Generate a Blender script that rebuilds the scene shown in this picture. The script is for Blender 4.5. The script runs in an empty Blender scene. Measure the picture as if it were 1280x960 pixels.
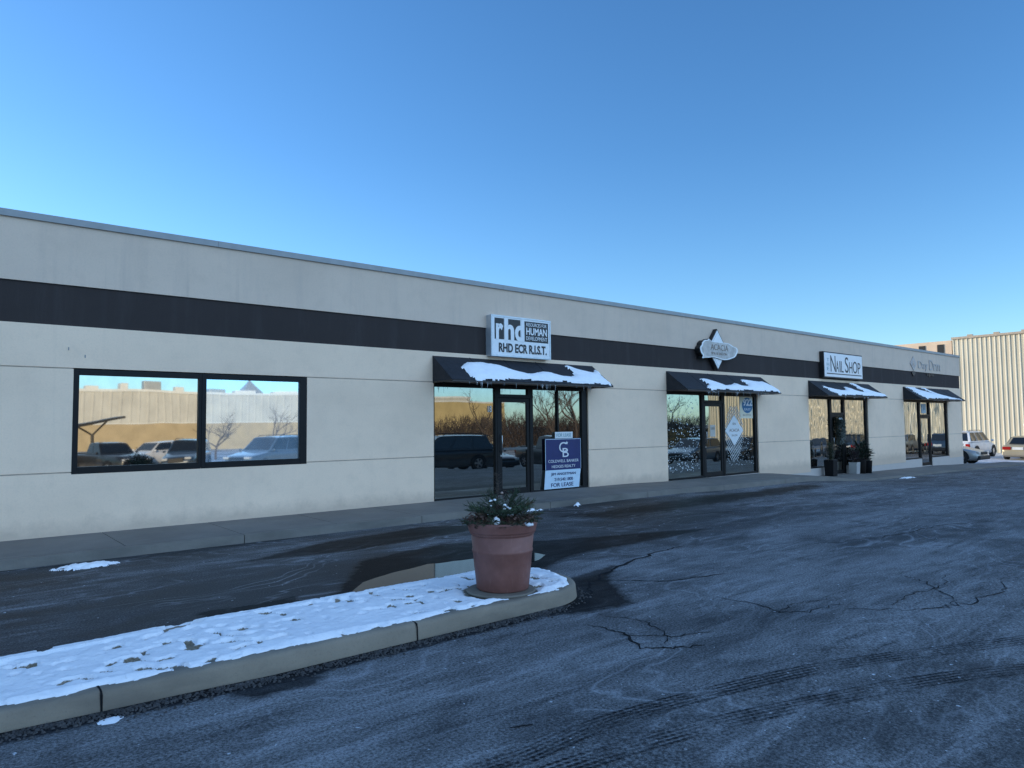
import bpy, math, random
from mathutils import Vector, Matrix, noise as mn
random.seed(7)
C = bpy.context.scene.collection
PI = math.pi
EYE = 1.65

# ------------------------------------------------------------------ helpers
def link(o, parent=None):
    C.objects.link(o)
    if parent is not None:
        o.parent = parent
    return o

def tag(o, label=None, cat=None, group=None, kind=None):
    if label: o['label'] = label
    if cat: o['category'] = cat
    if group: o['group'] = group
    if kind: o['kind'] = kind
    return o

def empty(name, loc=(0, 0, 0), rz=0.0, label=None, cat=None, group=None):
    o = bpy.data.objects.new(name, None)
    o.empty_display_size = 0.2
    o.location = loc
    o.rotation_euler = (0, 0, rz)
    link(o)
    return tag(o, label, cat, group)

def copy_tree(o, parent=None):
    c = o.copy()
    C.objects.link(c)
    c.parent = parent
    for ch in list(o.children):
        copy_tree(ch, c)
    return c

class MB:
    """collects geometry for one mesh object"""
    def __init__(s):
        s.v = []; s.f = []; s.m = []; s.cm = 0
    def add(s, vs, fs):
        b = len(s.v)
        s.v += [tuple(v) for v in vs]
        for f in fs:
            s.f.append([b + i for i in f]); s.m.append(s.cm)
        return s
    def box(s, x0, x1, y0, y1, z0, z1):
        s.add([(x0,y0,z0),(x1,y0,z0),(x1,y1,z0),(x0,y1,z0),(x0,y0,z1),(x1,y0,z1),(x1,y1,z1),(x0,y1,z1)],
              [(0,3,2,1),(4,5,6,7),(0,1,5,4),(1,2,6,5),(2,3,7,6),(3,0,4,7)])
        return s
    def hexa(s, p):
        s.add(p, [(0,3,2,1),(4,5,6,7),(0,1,5,4),(1,2,6,5),(2,3,7,6),(3,0,4,7)])
        return s
    def poly(s, pts):
        s.add(pts, [list(range(len(pts)))]); return s
    def prism_xz(s, pts, y0, y1):
        """polygon in x,z (counter clockwise seen from -y) from y0 (front) to y1"""
        n = len(pts)
        s.add([(x, y0, z) for x, z in pts] + [(x, y1, z) for x, z in pts],
              [list(range(n)), list(range(2*n-1, n-1, -1))] + [(i, n+i, n+(i+1) % n, (i+1) % n) for i in range(n)])
        return s
    def tube(s, p, r, n=8, cap=True):
        p = [Vector(q) for q in p]
        rings = []
        for i, q in enumerate(p):
            d = (p[min(i+1, len(p)-1)] - p[max(i-1, 0)])
            if d.length < 1e-9: d = Vector((0, 0, 1))
            d.normalize()
            a = d.cross(Vector((0, 0, 1)) if abs(d.z) < .9 else Vector((1, 0, 0))).normalized()
            b = d.cross(a)
            rr = r[i] if isinstance(r, (list, tuple)) else r
            rings.append([q + (a*math.cos(2*PI*k/n) + b*math.sin(2*PI*k/n))*rr for k in range(n)])
        vs = [v for g in rings for v in g]
        fs = []
        for i in range(len(p)-1):
            for k in range(n):
                fs.append((i*n+k, (i+1)*n+k, (i+1)*n+(k+1) % n, i*n+(k+1) % n))
        if cap:
            fs.append(list(range(n))); fs.append([(len(p)-1)*n+k for k in range(n-1, -1, -1)])
        s.add(vs, fs); return s
    def lathe(s, prof, n=48, c=(0, 0, 0), cap0=True, cap1=False):
        vs = []; fs = []
        for r, z in prof:
            vs += [(c[0]+r*math.cos(2*PI*k/n), c[1]+r*math.sin(2*PI*k/n), c[2]+z) for k in range(n)]
        for i in range(len(prof)-1):
            for k in range(n):
                fs.append((i*n+k, i*n+(k+1) % n, (i+1)*n+(k+1) % n, (i+1)*n+k))
        if cap0: fs.append([k for k in range(n-1, -1, -1)])
        if cap1: fs.append([(len(prof)-1)*n+k for k in range(n)])
        s.add(vs, fs); return s
    def ball(s, c, r, n=8, sq=(1, 1, 1)):
        vs = []; fs = []
        for i in range(n+1):
            t = PI*i/n
            for k in range(n*2):
                p = 2*PI*k/(n*2)
                vs.append((c[0]+r*sq[0]*math.sin(t)*math.cos(p), c[1]+r*sq[1]*math.sin(t)*math.sin(p), c[2]-r*sq[2]*math.cos(t)))
        w = n*2
        for i in range(n):
            for k in range(w):
                fs.append((i*w+k, i*w+(k+1) % w, (i+1)*w+(k+1) % w, (i+1)*w+k))
        s.add(vs, fs); return s
    def build(s, name, mats, parent=None, smooth=False, bevel=0, sub=0, loc=None, autos=None):
        me = bpy.data.meshes.new(name)
        me.from_pydata(s.v, [], s.f)
        if not isinstance(mats, (list, tuple)): mats = [mats]
        for m in mats: me.materials.append(m)
        for p, mi in zip(me.polygons, s.m):
            p.material_index = mi
            p.use_smooth = smooth
        me.update()
        o = bpy.data.objects.new(name, me)
        link(o, parent)
        if loc: o.location = loc
        if bevel:
            b = o.modifiers.new('b', 'BEVEL'); b.width = bevel; b.segments = 2; b.limit_method = 'ANGLE'; b.angle_limit = math.radians(40)
        if sub:
            u = o.modifiers.new('s', 'SUBSURF'); u.levels = sub; u.render_levels = sub
        return o

# ------------------------------------------------------------------ materials
def newmat(name):
    m = bpy.data.materials.new(name); m.use_nodes = True
    nt = m.node_tree; nt.nodes.clear()
    out = nt.nodes.new('ShaderNodeOutputMaterial')
    return m, nt, out

def N(nt, t, **k):
    n = nt.nodes.new(t)
    for a, b in k.items():
        if a in ('inp',):
            for i, v in b.items():
                s = n.inputs[i]
                if hasattr(v, 'is_output'): nt.links.new(v, s)
                else: s.default_value = v
        else:
            setattr(n, a, b)
    return n

def ramp(nt, fac, stops):
    r = nt.nodes.new('ShaderNodeValToRGB')
    el = r.color_ramp.elements
    while len(el) < len(stops): el.new(.5)
    for e, (p, c) in zip(el, stops):
        e.position = p
        e.color = (c[0], c[1], c[2], 1) if isinstance(c, (tuple, list)) else (c, c, c, 1)
    nt.links.new(fac, r.inputs[0])
    return r.outputs[0]

def mixc(nt, f, a, b, blend='MIX'):
    m = nt.nodes.new('ShaderNodeMix'); m.data_type = 'RGBA'; m.blend_type = blend
    for i, v in ((0, f), (6, a), (7, b)):
        if hasattr(v, 'is_output'): nt.links.new(v, m.inputs[i])
        elif i == 0: m.inputs[0].default_value = v
        else: m.inputs[i].default_value = (v[0], v[1], v[2], 1)
    return m.outputs[2]

def mth(nt, op, a, b=None, clamp=False):
    m = nt.nodes.new('ShaderNodeMath'); m.operation = op; m.use_clamp = clamp
    for i, v in ((0, a), (1, b)):
        if v is None: continue
        if hasattr(v, 'is_output'): nt.links.new(v, m.inputs[i])
        else: m.inputs[i].default_value = v
    return m.outputs[0]

def coords(nt, scale=(1, 1, 1), loc=(0, 0, 0), rot=(0, 0, 0), obj=True):
    tc = nt.nodes.new('ShaderNodeTexCoord')
    mp = nt.nodes.new('ShaderNodeMapping')
    mp.inputs[1].default_value = loc; mp.inputs[2].default_value = rot; mp.inputs[3].default_value = scale
    nt.links.new(tc.outputs['Object'], mp.inputs[0])
    return mp.outputs[0]

def noise(nt, vec, scale, detail=4, rough=.55, dist=0.0):
    n = nt.nodes.new('ShaderNodeTexNoise')
    n.inputs['Scale'].default_value = scale; n.inputs['Detail'].default_value = detail
    n.inputs['Roughness'].default_value = rough; n.inputs['Distortion'].default_value = dist
    nt.links.new(vec, n.inputs['Vector'])
    return n.outputs[0]

def bsdf(nt, out, color, rough=.6, metal=0.0, spec=.5, normal=None, coat=0.0):
    b = nt.nodes.new('ShaderNodeBsdfPrincipled')
    for nm, v in (('Base Color', color), ('Roughness', rough), ('Metallic', metal), ('Specular IOR Level', spec), ('Coat Weight', coat)):
        if hasattr(v, 'is_output'): nt.links.new(v, b.inputs[nm])
        elif nm == 'Base Color': b.inputs[nm].default_value = (v[0], v[1], v[2], 1)
        else: b.inputs[nm].default_value = v
    if normal is not None: nt.links.new(normal, b.inputs['Normal'])
    nt.links.new(b.outputs[0], out.inputs[0])
    return b

def bump(nt, h, strength=.3, dist=.01):
    b = nt.nodes.new('ShaderNodeBump'); b.inputs['Strength'].default_value = strength; b.inputs['Distance'].default_value = dist
    nt.links.new(h, b.inputs['Height']); return b.outputs[0]

def simple(name, col, rough=.6, metal=0.0, var=.12, vscale=6.0, bmp=0.0, bscale=60, spec=.5, coat=0.0):
    m, nt, out = newmat(name)
    v = coords(nt)
    n = noise(nt, v, vscale)
    lo = tuple(c*(1-var) for c in col); hi = tuple(min(1, c*(1+var)) for c in col)
    c = ramp(nt, n, [(.3, lo), (.7, hi)])
    nrm = bump(nt, noise(nt, v, bscale, 3), bmp, .004) if bmp else None
    bsdf(nt, out, c, rough, metal, spec, nrm, coat)
    return m

def stucco_mat(name, base, dirt, streak=.5):
    m, nt, out = newmat(name)
    v = coords(nt)
    grain = noise(nt, v, 38, 5, .75)
    big = noise(nt, coords(nt, (.35, .35, .7)), 1.0, 5, .6)
    c = ramp(nt, big, [(.3, tuple(x*.9 for x in base)), (.5, base), (.72, tuple(x*1.06 for x in base))])
    st = noise(nt, coords(nt, (2.6, 2.6, .28)), 1.0, 5, .65)
    f = ramp(nt, st, [(.52, 0), (.75, streak)])
    c = mixc(nt, f, c, dirt)
    blot = noise(nt, v, 3.1, 6, .7)
    c = mixc(nt, ramp(nt, blot, [(.5, 0), (.75, .5)]), c, tuple(x*.84 for x in base))
    c = mixc(nt, 1.0, c, ramp(nt, grain, [(.32, .92), (.5, .985), (.68, 1.0)]), 'MULTIPLY')
    run = noise(nt, coords(nt, (5.5, 5.5, .12)), 1.0, 4, .6)
    c = mixc(nt, mth(nt, 'MULTIPLY', ramp(nt, run, [(.6, 0), (.7, .25)]), ramp(nt, big, [(.45, 0), (.6, 1)])), c, tuple(x*.8 for x in dirt))
    # splash dirt at the foot of the wall
    sx = nt.nodes.new('ShaderNodeSeparateXYZ'); nt.links.new(v, sx.inputs[0])
    foot = mth(nt, 'ADD', sx.outputs[2], mth(nt, 'MULTIPLY', blot, -.35))
    c = mixc(nt, ramp(nt, foot, [(0.0, .5), (.22, 0)]), c, tuple(x*.6 for x in dirt))
    nb = noise(nt, v, 170, 4, .7)
    bsdf(nt, out, c, .88, 0, .25, bump(nt, nb, .35, .004))
    return m

M = {}
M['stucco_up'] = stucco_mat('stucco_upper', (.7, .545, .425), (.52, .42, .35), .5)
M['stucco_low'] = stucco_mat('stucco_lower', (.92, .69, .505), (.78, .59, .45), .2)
M['stucco_band'] = stucco_mat('stucco_dark_band', (.045, .036, .034), (.075, .065, .065), .5)
M['plinth'] = stucco_mat('plinth_concrete', (.78, .68, .6), (.6, .53, .48), .3)
M['groove'] = simple('groove_painted_shade', (.5, .41, .33), .95, 0, .2, 3)  # darker than the wall: shade of the recess painted into the backing
M['coping'] = simple('grey_metal_coping', (.26, .27, .27), .5, .3, .08)
M['roof'] = simple('roof_membrane', (.3, .3, .3), .9)
M['bronze'] = simple('dark_bronze_frame', (.009, .008, .008), .5, 0, .15, spec=.22)
M['awning'] = simple('black_awning_fabric', (.018, .019, .024), .75, 0, .25, 9, .3, 300)
M['awning_edge'] = simple('awning_rail', (.05, .04, .036), .5, .4)
M['white_face'] = simple('white_sign_face', (.78, .78, .78), .35, 0, .03)
M['alu'] = simple('aluminium_sign_cabinet', (.52, .54, .56), .4, .5, .06)
M['ink'] = simple('black_lettering', (.012, .012, .014), .5)
M['black_box'] = simple('black_sign_cabinet', (.01, .01, .011), .5)
M['navy'] = simple('navy_banner', (.012, .018, .11), .55, 0, .1)
M['banner_pale'] = simple('pale_banner', (.55, .68, .78), .55, 0, .05)
M['banner_ink'] = simple('navy_lettering', (.02, .03, .12), .55)
M['white_ink'] = simple('white_lettering', (.75, .75, .77), .5, 0, .03)
M['teal'] = simple('teal_lettering', (.2, .36, .4), .5)
M['faded'] = simple('faded_lettering', (.5, .44, .4), .8)
M['taupe'] = simple('taupe_lettering', (.22, .16, .12), .6)
M['cream'] = simple('cream_paper', (.8, .72, .55), .7, 0, .04)
M['blue_print'] = simple('blue_print', (.03, .15, .3), .6)
M['decal_white'] = simple('white_vinyl_decal', (.72, .74, .74), .6, 0, .03)
M['steel'] = simple('brushed_steel', (.5, .5, .5), .3, .9)
M['dull_steel'] = simple('dull_steel', (.12, .12, .12), .5, .5)
M['black_pot'] = simple('black_plastic_pot', (.009, .009, .01), .6, spec=.15)
M['grey_pot'] = simple('dark_brown_pot', (.02, .016, .015), .6, spec=.2)
M['white_pot'] = simple('white_ceramic_pot', (.42, .4, .38), .3, 0, .05)
M['soil'] = simple('potting_soil', (.035, .026, .02), .95)
M['needle'] = simple('spruce_needles', (.03, .055, .024), .6, 0, .5, 8)
M['needle_pale'] = simple('pale_fir_needles', (.05, .075, .032), .6, 0, .4, 8)
M['needle_brown'] = simple('dried_cedar_sprays', (.1, .058, .03), .7, 0, .5, 9)
M['leaf_dark'] = simple('dark_leaves', (.02, .03, .018), .45, 0, .5, 8)
M['leaf_purple'] = simple('purple_leaves', (.03, .016, .02), .5, 0, .5, 8)
M['leaf_olive'] = simple('olive_leaves', (.05, .055, .022), .55, 0, .4, 8)
M['cone'] = simple('pine_cone', (.09, .05, .03), .7, 0, .4, 20)
M['berry'] = simple('berry', (.45, .32, .26), .35)
M['hydrangea'] = simple('dried_brown_bloom', (.09, .045, .03), .8, 0, .4, 20, .5, 90)
M['orange_leaf'] = simple('orange_leaf', (.4, .13, .02), .6)
M['twig'] = simple('twig_bark', (.07, .05, .038), .8)
M['bark'] = simple('bare_tree_bark', (.1, .075, .06), .9, 0, .3)
M['brush'] = simple('winter_brush_twigs', (.085, .06, .045), .9, 0, .5, 3)
M['evergreen'] = simple('evergreen_foliage', (.03, .035, .018), .8, 0, .5, 3)
M['rubber'] = simple('tyre_rubber', (.014, .014, .014), .8)
M['rim'] = simple('alloy_rim', (.5, .5, .52), .3, .8)
M['car_black_trim'] = simple('black_plastic_trim', (.014, .014, .015), .55)
M['plate'] = simple('licence_plate', (.7, .7, .68), .5)
M['lamp_red'] = simple('red_tail_lens', (.35, .015, .012), .15, 0, .05)
M['lamp_white'] = simple('clear_lamp_lens', (.7, .7, .68), .1, .3, .03)
M['warm_light'] = simple('brick_tan', (.46, .3, .18), .9, 0, .15, 2)
M['dark_metal'] = simple('dark_painted_metal', (.02, .02, .022), .5, .3)
M['pale_post'] = simple('pale_painted_post', (.62, .6, .54), .6)
M['hvac'] = simple('rooftop_unit_metal', (.42, .43, .43), .5, .3)
M['brick_end'] = simple('peach_brick_end', (.7, .52, .37), .9, 0, .1, 1)
M['white_roof'] = simple('white_roof_curb', (.75, .74, .7), .6)
M['trailer'] = simple('cream_trailer_panel', (.75, .7, .55), .5, 0, .06)
M['wh_up'] = simple('pale_ribbed_cladding', (.54, .52, .47), .7, 0, .1, .4)
M['wh_low'] = simple('tan_block_wall', (.46, .36, .22), .9, 0, .1, .6)
M['wh_gold'] = simple('golden_block_wall', (.55, .42, .2), .9, 0, .1, .5)
M['metal_rib'] = simple('cream_rib_painted_sun', (.78, .7, .55), .5, 0, .05, .5)  # lighter copy of the cladding colour, paints sunlight onto the ribs
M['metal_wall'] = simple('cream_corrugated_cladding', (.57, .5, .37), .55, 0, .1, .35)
M['metal_trim'] = simple('eaves_trim', (.45, .36, .27), .6)

def paint(name, col, metal=.35):
    m, nt, out = newmat(name)
    v = coords(nt)
    n = noise(nt, v, 2.5, 5)
    c = ramp(nt, n, [(.35, tuple(x*.85 for x in col)), (.7, col)])
    sx = nt.nodes.new('ShaderNodeSeparateXYZ'); nt.links.new(v, sx.inputs[0])
    f = ramp(nt, mth(nt, 'ADD', sx.outputs[2], mth(nt, 'MULTIPLY', n, -.3)), [(.1, .55), (.5, 0)])
    c = mixc(nt, f, c, (.3, .28, .26))
    bsdf(nt, out, c, .35, metal, .5, None, .6)
    return m

def car_glass():
    m, nt, out = newmat('car_glass')
    b = bsdf(nt, out, (.012, .014, .016), .04, 0, .8)
    return m
M['car_glass'] = car_glass()

def glass_mat(name, tint, refl, wob=.0012, scale=(1.1, 1.1, .7), body=(.006, .007, .008), soft=.015):
    """coated shop-front glass: dark room behind, strong mirror reflection, slight bow in the pane"""
    m, nt, out = newmat(name)
    v = coords(nt, scale)
    h = noise(nt, v, 1.0, 1, .3)
    nb = bump(nt, h, 1.0, wob)
    d = N(nt, 'ShaderNodeBsdfDiffuse'); d.inputs[0].default_value = (*body, 1)
    g = N(nt, 'ShaderNodeBsdfGlossy'); g.inputs['Color'].default_value = (*tint, 1); g.inputs['Roughness'].default_value = soft
    nt.links.new(nb, g.inputs['Normal'])
    smudge = noise(nt, coords(nt, (3, 3, 2)), 1.4, 5, .65)
    f = ramp(nt, smudge, [(.3, refl*.9), (.7, min(1, refl*1.05))])
    mx = N(nt, 'ShaderNodeMixShader')
    nt.links.new(f, mx.inputs[0]); nt.links.new(d.outputs[0], mx.inputs[1]); nt.links.new(g.outputs[0], mx.inputs[2])
    nt.links.new(mx.outputs[0], out.inputs[0])
    return m

G_LEFT = glass_mat('bronze_mirror_glass', (.95, .9, .8), .68, .002, soft=.019)
G_LEFT2 = glass_mat('blue_mirror_glass', (.82, .92, .98), .74, .0016, body=(.36, .46, .54), soft=.02)
G_RHD = glass_mat('shop_glass', (.9, .87, .78), .42, .002)
G_ACA = glass_mat('shop_glass_salon', (.9, .9, .8), .48, .0018)
G_NAIL = glass_mat('wavy_shop_glass', (.95, .93, .85), .66, .006, (2.6, 2.6, .8))
G_LAST = glass_mat('wavy_shop_glass_end', (.93, .96, .95), .7, .004, (2.2, 2.2, .6))

def snow_mat(name='snow', dirt=0.0):
    m, nt, out = newmat(name)
    v = coords(nt)
    n = noise(nt, v, 9, 5, .6)
    c = ramp(nt, n, [(.3, (.92, .92, .94)), (.65, (.98, .98, .99))])
    if dirt:
        c = mixc(nt, ramp(nt, noise(nt, v, 26, 4, .6), [(.6, 0), (.75, dirt)]), c, (.42, .42, .42))
    nb = noise(nt, v, 120, 4, .7)
    b = bsdf(nt, out, c, .75, 0, .3, bump(nt, nb, .4, .006))
    b.inputs['Subsurface Weight'].default_value = .0
    return m
M['snow'] = snow_mat()
M['snow_dirty'] = snow_mat('trodden_snow', .5)
M['straw'] = simple('dead_grass_blades', (.2, .16, .09), .9, 0, .4, 9)
def island_mat():
    m, nt, out = newmat('patchy_island_snow')
    v = coords(nt)
    at = N(nt, 'ShaderNodeAttribute'); at.attribute_name = 'cover'
    n = noise(nt, v, 9, 5, .6); n2 = noise(nt, v, 60, 5, .75)
    sc_ = ramp(nt, n, [(.3, (.88, .89, .92)), (.65, (.97, .97, .98))])
    sc_ = mixc(nt, ramp(nt, noise(nt, v, 34, 5, .7), [(.58, 0), (.72, .45)]), sc_, (.55, .54, .52))
    soil = ramp(nt, n2, [(.3, (.1, .085, .06)), (.5, (.24, .205, .15)), (.7, (.36, .32, .25))])
    f = mth(nt, 'ADD', at.outputs['Fac'], mth(nt, 'MULTIPLY', mth(nt, 'SUBTRACT', n2, .5), .55))
    f = mth(nt, 'ADD', f, mth(nt, 'MULTIPLY', mth(nt, 'SUBTRACT', n, .5), .3))
    f = ramp(nt, f, [(.42, 0), (.6, 1)])
    c = mixc(nt, f, soil, sc_)
    bsdf(nt, out, c, .85, 0, .2, bump(nt, noise(nt, v, 90, 5, .75), .5, .008))
    return m
M['island'] = island_mat()
M['ice'] = None
def ice():
    m, nt, out = newmat('icicle_ice')
    b = bsdf(nt, out, (.8, .86, .9), .12, 0, .6)
    b.inputs['Transmission Weight'].default_value = .7
    b.inputs['IOR'].default_value = 1.31
    return m
M['ice'] = ice()

def terracotta():
    m, nt, out = newmat('terracotta_plastic')
    v = coords(nt)
    n = noise(nt, v, 5, 6, .65)
    c = ramp(nt, n, [(.3, (.19, .078, .062)), (.6, (.25, .107, .086)), (.8, (.31, .155, .13))])
    scr = noise(nt, coords(nt, (9, 9, 1.2)), 3, 4)
    c = mixc(nt, ramp(nt, scr, [(.62, 0), (.8, .3)]), c, (.42, .25, .2))
    bsdf(nt, out, c, .5, 0, .35, bump(nt, noise(nt, v, 90, 3), .15, .003))
    return m
M['terracotta'] = terracotta()

def concrete(name, base, dark, warm=None, damp=.6):
    m, nt, out = newmat(name)
    v = coords(nt)
    n = noise(nt, v, 1.3, 6, .65)
    c = ramp(nt, n, [(.3, tuple(x*.8 for x in base)), (.55, base), (.8, tuple(x*1.15 for x in base))])
    st = noise(nt, coords(nt, (.5, 1.6, 1.6)), 1.1, 5, .6)
    c = mixc(nt, ramp(nt, st, [(.48, 0), (.66, damp)]), c, dark)
    sp = noise(nt, v, 70, 3, .7)
    c = mixc(nt, ramp(nt, sp, [(.55, 0), (.75, .45)]), c, tuple(x*.55 for x in base))
    rg = ramp(nt, st, [(.48, .85), (.7, .5)])
    bsdf(nt, out, c, rg, 0, .35, bump(nt, noise(nt, v, 110, 4, .7), .5, .006))
    return m
M['walk'] = concrete('sidewalk_concrete', (.2, .185, .165), (.1, .095, .09))
M['walk_kerb'] = concrete('sidewalk_kerb_concrete', (.215, .195, .17), (.1, .095, .085), damp=.7)
M['kerb'] = concrete('kerb_concrete', (.28, .235, .18), (.12, .1, .08), damp=.8)
M['slab'] = concrete('round_paver', (.22, .19, .15), (.12, .1, .08))
M['dirt'] = concrete('island_soil', (.24, .2, .145), (.09, .075, .05))

def asphalt():
    m, nt, out = newmat('asphalt')
    v = coords(nt)
    at = N(nt, 'ShaderNodeAttribute'); at.attribute_name = 'wet'
    wet0 = at.outputs['Fac']
    fr = N(nt, 'ShaderNodeAttribute'); fr.attribute_name = 'frost'
    frost0 = fr.outputs['Fac']
    # large soft tonal areas stretched along the driving direction
    vs = coords(nt, (.34, 1.0, 1.0), rot=(0, 0, .16))
    big = noise(nt, vs, .75, 6, .6, .6)
    med = noise(nt, coords(nt, (.8, 1.6, 1.0), rot=(0, 0, -.12)), 1.6, 6, .68, .9)
    fine = noise(nt, v, 55, 4, .75)
    grit = noise(nt, v, 210, 3, .75)
    mixn = mth(nt, 'ADD', mth(nt, 'MULTIPLY', big, .55), mth(nt, 'MULTIPLY', med, .45))
    mixn = mth(nt, 'ADD', mixn, mth(nt, 'MULTIPLY', mth(nt, 'SUBTRACT', frost0, .5), .34))
    c = ramp(nt, mixn, [(.36, (.026, .024, .023)), (.45, (.08, .075, .072)), (.53, (.165, .157, .15)), (.62, (.26, .25, .24))])
    # dried salt outlines: thin bright contour lines of a warped field
    fld = noise(nt, coords(nt, (.45, 1.0, 1.0), rot=(0, 0, .2)), 1.0, 3, .45, .5)
    for lv, wd, st in ((.44, .004, .7), (.51, .005, .8), (.58, .004, .7)):
        ln = mth(nt, 'ABSOLUTE', mth(nt, 'SUBTRACT', fld, lv))
        g = ramp(nt, mth(nt, 'ADD', ln, mth(nt, 'MULTIPLY', mth(nt, 'SUBTRACT', fine, .5), .012)), [(0, st), (wd*2.4, 0)])
        brk = ramp(nt, noise(nt, v, .55, 3, .5), [(.46, 0), (.6, 1)])
        c = mixc(nt, mth(nt, 'MULTIPLY', g, brk), c, (.4, .39, .385))
    # long pale sweeps of dried salt dragged along by tyres
    for rz_, sc1, lo in ((.17, 3.6, .56), (-.28, 5.2, .58)):
        sw = noise(nt, coords(nt, (.13, 1.0, 1.0), rot=(0, 0, rz_)), sc1, 5, .7, .25)
        c = mixc(nt, mth(nt, 'MULTIPLY', ramp(nt, sw, [(lo, 0), (lo+.11, .85)]), ramp(nt, mixn, [(.42, .15), (.55, 1)])), c, (.36, .35, .345))
        c = mixc(nt, ramp(nt, sw, [(.3, .8), (.44, 0)]), c, (.035, .033, .032))
    # scattered frost specks in the grain
    sp = mth(nt, 'MULTIPLY', ramp(nt, fine, [(.48, 0), (.66, 1)]), ramp(nt, mixn, [(.4, .1), (.62, .75)]))
    c = mixc(nt, sp, c, (.33, .32, .31))
    c = mixc(nt, ramp(nt, grit, [(.3, .92), (.52, 0)]), c, (.014, .014, .015))
    c = mixc(nt, ramp(nt, grit, [(.62, 0), (.8, .6)]), c, (.42, .42, .42))
    fl = noise(nt, v, 19, 2, .4)
    c = mixc(nt, ramp(nt, fl, [(.735, 0), (.76, .9)]), c, (.6, .6, .6))
    # aggregate: every grain a little lighter or darker than the next
    c = mixc(nt, 1.0, c, ramp(nt, fine, [(.38, .34), (.5, .9), (.62, 1.12)]), 'MULTIPLY')
    c = mixc(nt, 1.0, c, ramp(nt, noise(nt, v, 24, 5, .8), [(.34, .72), (.5, .97), (.62, 1.0)]), 'MULTIPLY')
    c = mixc(nt, 1.0, c, (1.12, 1.18, 1.25), 'MULTIPLY')
    # wet: threshold attribute with noise so that the outline is ragged
    wn = mth(nt, 'ADD', wet0, mth(nt, 'MULTIPLY', mth(nt, 'SUBTRACT', med, .5), .55))
    wn = mth(nt, 'ADD', wn, mth(nt, 'MULTIPLY', mth(nt, 'SUBTRACT', noise(nt, v, 9, 5, .65), .5), .28))
    wet = ramp(nt, wn, [(.42, 0), (.56, 1)])
    c = mixc(nt, mth(nt, 'MULTIPLY', wet, ramp(nt, med, [(.35, .97), (.62, .8)])), c, (.006, .006, .007))
    rg = ramp(nt, mixn, [(.38, .62), (.55, .85)])
    rgw = mixc(nt, wet, rg, (.55, .55, .55))
    h = mth(nt, 'ADD', mth(nt, 'MULTIPLY', grit, .6), mth(nt, 'MULTIPLY', fine, .8))
    bp = N(nt, 'ShaderNodeBump'); bp.inputs['Distance'].default_value = .006
    nt.links.new(h, bp.inputs['Height'])
    nt.links.new(ramp(nt, wet, [(0, .75), (1, .25)]), bp.inputs['Strength'])
    # far snow-dusted parking area south of the lot
    sx = nt.nodes.new('ShaderNodeSeparateXYZ'); nt.links.new(v, sx.inputs[0])
    far = ramp(nt, mth(nt, 'MULTIPLY', sx.outputs[1], -.02), [(.3, 0), (.5, 1)])
    sn = mth(nt, 'MULTIPLY', far, ramp(nt, big, [(.42, 0), (.55, .9)]))
    east = ramp(nt, mth(nt, 'MULTIPLY', mth(nt, 'SUBTRACT', sx.outputs[0], 36), .05), [(.1, 0), (.5, 1)])
    nor = ramp(nt, mth(nt, 'MULTIPLY', mth(nt, 'SUBTRACT', sx.outputs[1], 9.2), .2), [(.1, 0), (.5, 1)])
    sn = mth(nt, 'MAXIMUM', sn, mth(nt, 'MULTIPLY', mth(nt, 'MULTIPLY', east, nor), ramp(nt, med, [(.35, .5), (.55, .95)])))
    c = mixc(nt, sn, c, (.68, .69, .71))
    b = bsdf(nt, out, c, rgw, 0, mixc(nt, wet, (.3, .3, .3), (.035, .035, .035)), bp.outputs[0])
    return m
M['asphalt'] = asphalt()

def tread_mat():
    m, nt, out = newmat('wet_tyre_tread')
    uv = N(nt, 'ShaderNodeUVMap').outputs[0]
    sx = N(nt, 'ShaderNodeSeparateXYZ'); nt.links.new(uv, sx.inputs[0])
    u, w = sx.outputs[0], sx.outputs[1]
    # five ribs across, broken by lugs along
    rib = ramp(nt, mth(nt, 'FRACT', mth(nt, 'MULTIPLY', w, 5.0)), [(.12, 0), (.3, 1), (.62, 1), (.85, 0)])
    lug = ramp(nt, mth(nt, 'FRACT', mth(nt, 'ADD', mth(nt, 'MULTIPLY', u, 21.0), mth(nt, 'MULTIPLY', w, 3.7))), [(.05, .15), (.3, 1), (.7, 1), (.95, .15)])
    v = coords(nt)
    n = noise(nt, v, 2.2, 5, .65)
    n2 = noise(nt, v, 28, 4, .7)
    msk = mth(nt, 'MULTIPLY', mth(nt, 'MULTIPLY', rib, lug), ramp(nt, mth(nt, 'ADD', mth(nt, 'MULTIPLY', n, .7), mth(nt, 'MULTIPLY', n2, .3)), [(.4, .0), (.56, .88)]))
    b = N(nt, 'ShaderNodeBsdfPrincipled')
    b.inputs['Base Color'].default_value = (.008, .008, .01, 1); b.inputs['Specular IOR Level'].default_value = .1; b.inputs['Roughness'].default_value = .7
    t = N(nt, 'ShaderNodeBsdfTransparent')
    mx = N(nt, 'ShaderNodeMixShader')
    nt.links.new(msk, mx.inputs[0]); nt.links.new(t.outputs[0], mx.inputs[1]); nt.links.new(b.outputs[0], mx.inputs[2])
    nt.links.new(mx.outputs[0], out.inputs[0])
    return m
M['tread'] = tread_mat()
M['crack'] = simple('crack_filler', (.006, .006, .007), .8, spec=.2)
def water():
    m, nt, out = newmat('puddle_water')
    v = coords(nt)
    b = bsdf(nt, out, (.008, .009, .011), .06, 0, .2, bump(nt, noise(nt, v, 3, 2), .08, .002))
    b.inputs['IOR'].default_value = 1.33
    return m
M['water'] = water()
M['gravel'] = simple('dark_wet_gravel', (.05, .046, .045), .6, 0, .6, 14)

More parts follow.
